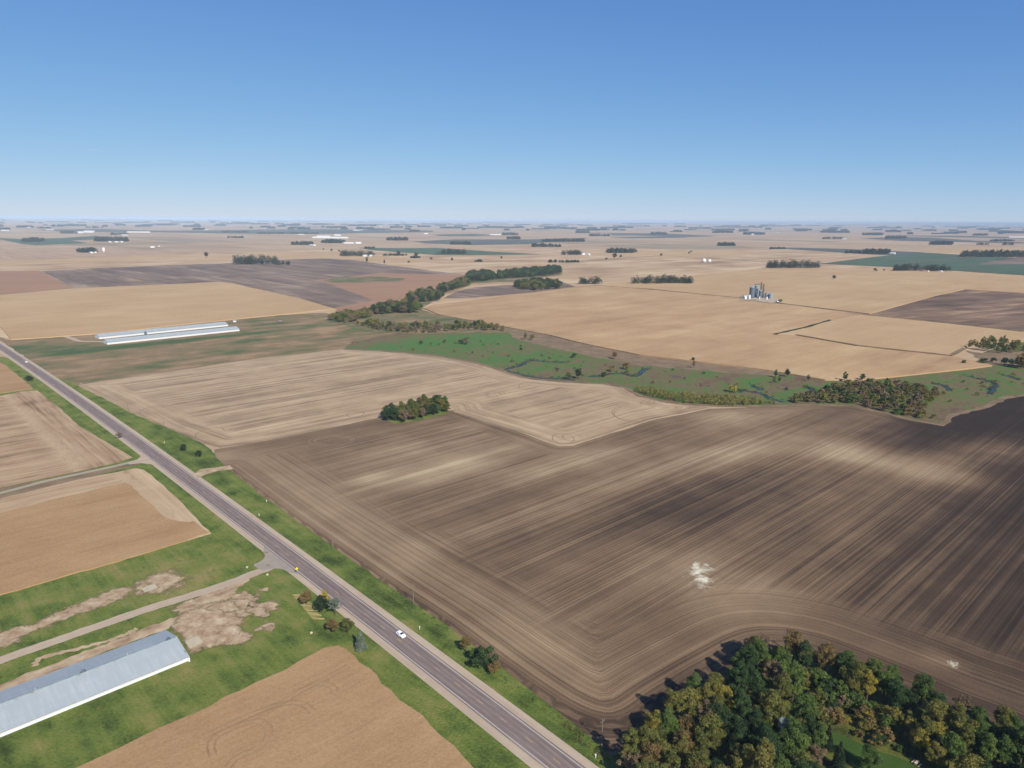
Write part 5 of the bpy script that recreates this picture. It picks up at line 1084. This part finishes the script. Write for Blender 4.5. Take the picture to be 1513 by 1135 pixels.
def tower(a, b, h, label):
    x, y = at(a, b, 2); root = empty('elevator_leg', (x, y, 2)); tag(root, label, 'grain elevator', 'elevator legs at the grain bins')
    mb = MB(); s = 1.3
    for i, j in ((-1, -1), (1, -1), (1, 1), (-1, 1)): mb.bar((i * s, j * s, 0), (i * s, j * s, h), .16, 5)
    for k in range(int(h / 3)):
        z0 = k * 3; mb.bar((-s, -s, z0), (s, -s, z0 + 3), .1, 4); mb.bar((s, s, z0), (-s, s, z0 + 3), .1, 4); mb.bar((s, -s, z0 + 3), (s, s, z0), .1, 4); mb.bar((-s, s, z0 + 3), (-s, -s, z0), .1, 4)
    mb.build('frame', M['rust_steel'], root)
    mb = MB(); mb.box(-.6, .6, -.4, .4, 0, h + 1); mb.build('bucket_casing', M['rust_steel'], root)
    mb = MB(); mb.box(-1.3, 1.3, -.9, .9, h + 1, h + 2.6); mb.build('head', M['rust_steel'], root); return root, x, y
r1, x1_, y1_ = tower(1123.5, 440, 29, 'taller elevator leg above the grain bins'); tower(1127, 440, 26, 'shorter elevator leg right of the taller one')
xb, yb_ = at(1113.5, 439.5, 2); mb = MB(); mb.bar((xb, yb_, 28.5), (x1_, y1_, 29.5), .55, 6); mb.bar((xb, yb_, 29.8), (x1_, y1_, 30.4), .15, 5)
tag(mb.build('conveyor', M['rust_steel']), 'brown overhead conveyor from the elevator leg to the tall bins', 'conveyor')
xb, yb_ = at(1135, 441, 2); mb = MB(); mb.bar((xb, yb_, 13), (x1_ + 3, y1_, 25), .35, 6); tag(mb.build('grain_spout', M['galv']), 'slanting spout down to the short silver bins', 'spout')
x, y = at(1103, 441.5, 2); gable('machine_shed', x, y, 12, 8, 4.5, .2, M['white_wall'], M['white_roof'], 'low white roofed shed at the left of the grain bins', 'shed', None, 2)
x, y = at(1149, 446, 2); gable('pump_hut', x, y, 5, 4, 3, .2, M['white_wall'], M['white_roof'], 'little white hut at the right end of the grain yard', 'hut', None, 2)
for a, b, s in [(1151, 447, 1.2), (1154, 446, 1.1)]:
    x, y = at(a, b, 2); low_tree('bush', 'l_shrub', x, y, s, 'green', 'green bush beside the hut at the grain yard', 'bush', 'bushes at the grain yard', None, 2)
for (a, b, r, h, lab) in [(1040, 387.3, 8, 10, 'left white grain bin of the lonely pair in the far tan field'), (1048, 387.5, 7, 9, 'right white grain bin of the lonely pair in the far tan field'), (153.6, 373.2, 5, 20, 'tall white silo at the far left')]:
    x, y = at(a, b); mb = MB(); mb.lathe([(r, 0), (r, h)], 20, 0, 0, 0); mb.lathe([(r * 1.03, h), (r * .6, h + r * .35), (r * .1, h + r * .5)], 20, 0, 0, 1)
    tag(mb.build('grain_bin', [M['white_wall'], M['white_roof']], None, True, (x, y, 0)), lab, 'grain bin')

# things inside the wood
x, y = at(1157, 1074); root = empty('storage_tank', (x, y, .1), .4); tag(root, 'small white round tank under the trees of the bottom right wood', 'tank')
mb = MB(); mb.lathe([(1.5, 0), (1.5, 2.4)], 20); mb.build('body', M['white_wall'], root); mb = MB(); mb.lathe([(1.52, 2.38), (1.0, 2.8), (.2, 3.0)], 20); mb.build('lid', M['galv'], root)
x, y = at(1166, 1086); root = empty('garden_shed', (x, y, .1), .5); tag(root, 'small white roofed shed among the trees of the bottom right wood', 'shed')
mb = MB(); mb.box(-2.2, 2.2, -1.6, 1.6, 0, 2.3); mb.build('wall', M['white_wall'], root)
mb = MB(); mb.add([(-2.5, -1.9, 2.25), (2.5, -1.9, 2.25), (2.5, 0, 3.1), (-2.5, 0, 3.1), (-2.5, 1.9, 2.25), (2.5, 1.9, 2.25)], [(0, 1, 2, 3), (3, 2, 5, 4)]); mb.build('roof', M['white_roof'], root)
mb = MB(); mb.box(-.5, .5, -1.66, -1.61, 0, 2); mb.build('door', M['galv_dark'], root)
x, y = at(1354, 1130); root = empty('garden_table', (x, y, .15), .6); tag(root, 'pale garden table at the right end of the lawn clearing', 'table')
mb = MB(); mb.box(-1.0, 1.0, -.4, .4, .72, .8); mb.build('table_top', M['concrete'], root)
for s in (-1, 1):
    mb = MB(); mb.box(-1.0, 1.0, s * .95 - .15, s * .95 + .15, .42, .47); mb.build('bench', M['concrete'], root)
    mb = MB(); mb.bar((s * .8, -.9, 0), (s * .8, .4, .72), .05, 5); mb.bar((s * .8, .9, 0), (s * .8, -.4, .72), .05, 5); mb.build('leg', M['grey_roof'], root)

# ------------------------------------------------------------------ roadside things
def pole(a, b, label, h=9.0):
    x, y = at(a, b); root = empty('utility_pole', (x, y, .1), ROAD_ANG + math.pi / 2); tag(root, label, 'utility pole', 'utility poles along the ploughed field')
    mb = MB(); mb.bar((0, 0, -.3), (0, 0, h), .17, 8, r2=.11); mb.build('post', M['snag'], root)
    mb = MB(); mb.box(-.9, .9, -.05, .05, h - .9, h - .78); arm = mb.build('crossarm', M['snag'], root)
    for s in (-.8, 0, .8):
        mb = MB(); mb.lathe([(.05, h - .8 if s else h), (.09, h - .7 if s else h + .1), (.05, h - .58 if s else h + .2)], 8, s, 0); mb.build('insulator', M['galv'], arm)
pole(889, 1101, 'utility pole beside the wood corner'); pole(611, 893, 'utility pole in the middle of the far verge'); pole(492, 812, 'utility pole above the driveway junction'); pole(243, 640, 'utility pole near the field entrance'); pole(190, 611, 'utility pole nearest the far end of the stubble edge')
def car(a_u, off, label, rot=0):
    x, y = road_pt(a_u, off); d = Vector(road_pt(a_u + 1, off)) - Vector((x, y)); root = empty('parked_car' if False else 'car', (x, y, .16), math.atan2(d.y, d.x) + rot); tag(root, label, 'car', 'white cars on the highway')
    paint = M['car_paint']; glass = M['car_glass']
    prof = [(-2.2, .35), (-2.25, .75), (-2.05, 1.0), (-1.75, 1.45), (-1.2, 1.58), (.2, 1.55), (1.0, 1.05), (1.95, .9), (2.2, .7), (2.22, .35)]
    bm = bmesh.new()
    def side(sg, wtop):
        out = []
        for X, Zz in prof:
            wd = .9 if Zz < 1.06 else .72
            out.append(bm.verts.new((X, sg * wd, Zz)))
        return out
    l = side(1, 0); r = side(-1, 0); n = len(prof)
    for i in range(n): bm.faces.new([l[i], l[(i + 1) % n], r[(i + 1) % n], r[i]])
    bm.faces.new(list(reversed(l))); bm.faces.new(r); bmesh.ops.recalc_face_normals(bm, faces=bm.faces[:]); bmesh.ops.bevel(bm, geom=bm.edges[:], offset=.05, segments=1, affect='EDGES')
    me = bpy.data.meshes.new('body'); bm.to_mesh(me); bm.free(); me.materials.append(paint); link('body', me, root)
    mb = MB(); mb.add([(.26, -.66, 1.54), (.95, -.76, 1.14), (.95, .76, 1.14), (.26, .66, 1.54)], [(0, 1, 2, 3)]); 
    o = mb.build('windscreen', glass, root); o.location = (.05, 0, .03)
    mb = MB(); mb.add([(-2.04, -.74, 1.08), (-1.78, -.62, 1.44), (-1.78, .62, 1.44), (-2.04, .74, 1.08)], [(0, 3, 2, 1)]); o = mb.build('rear_window', glass, root); o.location = (-.04, 0, .03)
    for s in (-1, 1):
        mb = MB(); mb.add([(-1.7, s * .84, 1.12), (.75, s * .86, 1.12), (.1, s * .75, 1.46), (-1.5, s * .75, 1.44)], [(0, 1, 2, 3)]); mb.build('side_window', glass, root)
        for X in (-1.35, 1.4):
            mb = MB(); mb.bar((X, s * .72, .33), (X, s * .93, .33), .33, 14); wh = mb.build('wheel', M['tyre'], root)
            mb = MB(); mb.bar((X, s * .92, .33), (X, s * .945, .33), .2, 10); mb.build('rim', M['galv'], wh)
        mb = MB(); mb.box(2.17, 2.27, s * .65 - .18, s * .65 + .18, .66, .8); mb.build('headlight', M['white_wall'], root)
        mb = MB(); mb.box(-2.3, -2.2, s * .7 - .14, s * .7 + .14, .75, .95); mb.build('tail_light', M['red_lamp'], root)
M['car_paint'] = plain('white car paint', (.82, .82, .82), .35, 0, .5); M['car_glass'] = plain('car glass', (.03, .035, .04), .1, 0, .6); M['tyre'] = plain('tyre', (.03, .03, .03), .9); M['red_lamp'] = plain('red lamp', (.4, .03, .03), .4)
car(uv(*at(593, 940))[0], 1.9, 'white car nearest on the highway, passing the roadside row', math.pi); car(uv(*at(38, 536))[0], 1.9, 'white car far up the highway at the left edge', math.pi)
x, y = at(439, 849); root = empty('warning_sign', (x, y, .1), ROAD_ANG - math.pi / 2); tag(root, 'yellow diamond road sign beside the driveway junction', 'road sign')
mb = MB(); mb.bar((0, .06, 0), (0, .06, 2.6), .05, 6); mb.build('post', M['galv'], root)
M['sign_yellow'] = plain('sign yellow', (.75, .55, .03), .5); mb = MB(); q = .75; mb.add([(0, 0, 2.2 - q + .5), (q, 0, 2.7), (0, 0, 2.7 + q), (-q, 0, 2.7), (0, .03, 2.2 - q + .5), (q, .03, 2.7), (0, .03, 2.7 + q), (-q, .03, 2.7)], [(0, 1, 2, 3), (7, 6, 5, 4), (0, 4, 5, 1), (1, 5, 6, 2), (2, 6, 7, 3), (3, 7, 4, 0)]); mb.build('panel', M['sign_yellow'], root)
# straw rows next to the roadside trees
rr = random.Random(9)
M['straw'] = field('cut straw', [C(150, 132, 92), C(182, 164, 122), C(204, 188, 148)], rows=(.3, 1), amp=(.2, .2), patch=(1, .4), grain=(.3, .3))
a0 = Vector(at(432, 879)); a1 = Vector(at(462, 915)); dd = (a1 - a0)
for i in range(20):
    p = a0 + dd * (i / 19.); q = p + Vector((rr.uniform(4.2, 5.6), rr.uniform(-.8, .6))); mb = MB(); mb.bar((0, 0, .15), (q.x - p.x, q.y - p.y, .15), .16, 6, r2=.14)
    o = mb.build('straw_row', M['straw'], None, False, (p.x, p.y, 0)); tag(o, 'short pale cut row lying in the grass beside the roadside trees', 'straw row', 'pale rows in the grass by the roadside trees')
for a, b in [(365, 839), (460, 936), (395, 850)]:
    x, y = at(a, b); mb = MB(); mb.lathe([(.55, 0), (.6, .3), (.4, .6), (.1, .7)], 9); tag(mb.build('boulder', M['concrete'], None, False, (x, y, .05)), 'small pale boulder in the grass near the driveway', 'boulder', 'pale boulders in the grass')
for a, b in [(120, 568), (243, 655), (383, 763), (394, 742), (620, 930), (880, 1120)]:
    x, y = at(a, b); mb = MB(); mb.bar((0, 0, 0), (0, 0, 1.2), .12, 6); mb.box(-.2, .2, -.05, .05, .8, 1.25); tag(mb.build('marker_post', M['white_wall'], None, False, (x, y, .1)), 'short white marker post in the grass verge', 'marker post', 'white marker posts on the verge')

# ------------------------------------------------------------------ cloud and haze
cm = bpy.data.materials.new('cloud vapour'); cm.use_nodes = True; nt = cm.node_tree; nt.nodes.clear(); oo = nt.nodes.new("ShaderNodeOutputMaterial"); pv = nt.nodes.new("ShaderNodeVolumePrincipled")
pv.inputs["Color"].default_value = (1, 1, 1, 1); pv.inputs["Density"].default_value = .0065; pv.inputs["Anisotropy"].default_value = .0; nt.links.new(pv.outputs[0], oo.inputs["Volume"])
def cloud(px_, py_, D, wd, ht, label, seed):
    u = px_ - CX; v = py_ - CY; dv = Fv * FPX + cr * u - cu * v; dv.normalize(); c = Vector((0, 0, H)) + dv * D; rr = random.Random(seed)
    bm = bmesh.new()
    for k in range(9):
        t = (k / 8 - .5); r = ht * (1 - 1.4 * abs(t)) * rr.uniform(.6, 1.1) + ht * .12
        mt = Matrix.Translation((t * wd, rr.uniform(-.2, .2) * wd * .3, r * .35 - ht * .2)) @ Matrix.Diagonal((wd * .12, wd * .1, max(.2 * ht, r * .6), 1))
        bmesh.ops.create_icosphere(bm, subdivisions=2, radius=1, matrix=mt)
    me = bpy.data.meshes.new('cloud'); bm.to_mesh(me); bm.free(); me.materials.append(cm); o = link('cloud', me, None, c); tag(o, label, 'cloud'); return o
cloud(140, 222, 9000, 130, 34, 'single small wisp of white cloud low in the left sky', 1)
hm = bpy.data.materials.new('haze'); hm.use_nodes = True; nt = hm.node_tree; nt.nodes.clear(); oo = nt.nodes.new("ShaderNodeOutputMaterial"); pv = nt.nodes.new("ShaderNodeVolumePrincipled")
pv.inputs["Color"].default_value = (.56, .70, .86, 1); pv.inputs["Density"].default_value = 0.000042; pv.inputs["Anisotropy"].default_value = -0.3
nt.links.new(pv.outputs[0], oo.inputs["Volume"])
mb = MB(); mb.box(-75000, 75000, -75000, 75000, -160, 168); o = mb.build('haze', hm); tag(o, 'pale blue haze over the distant plain', 'haze', None, 'stuff')
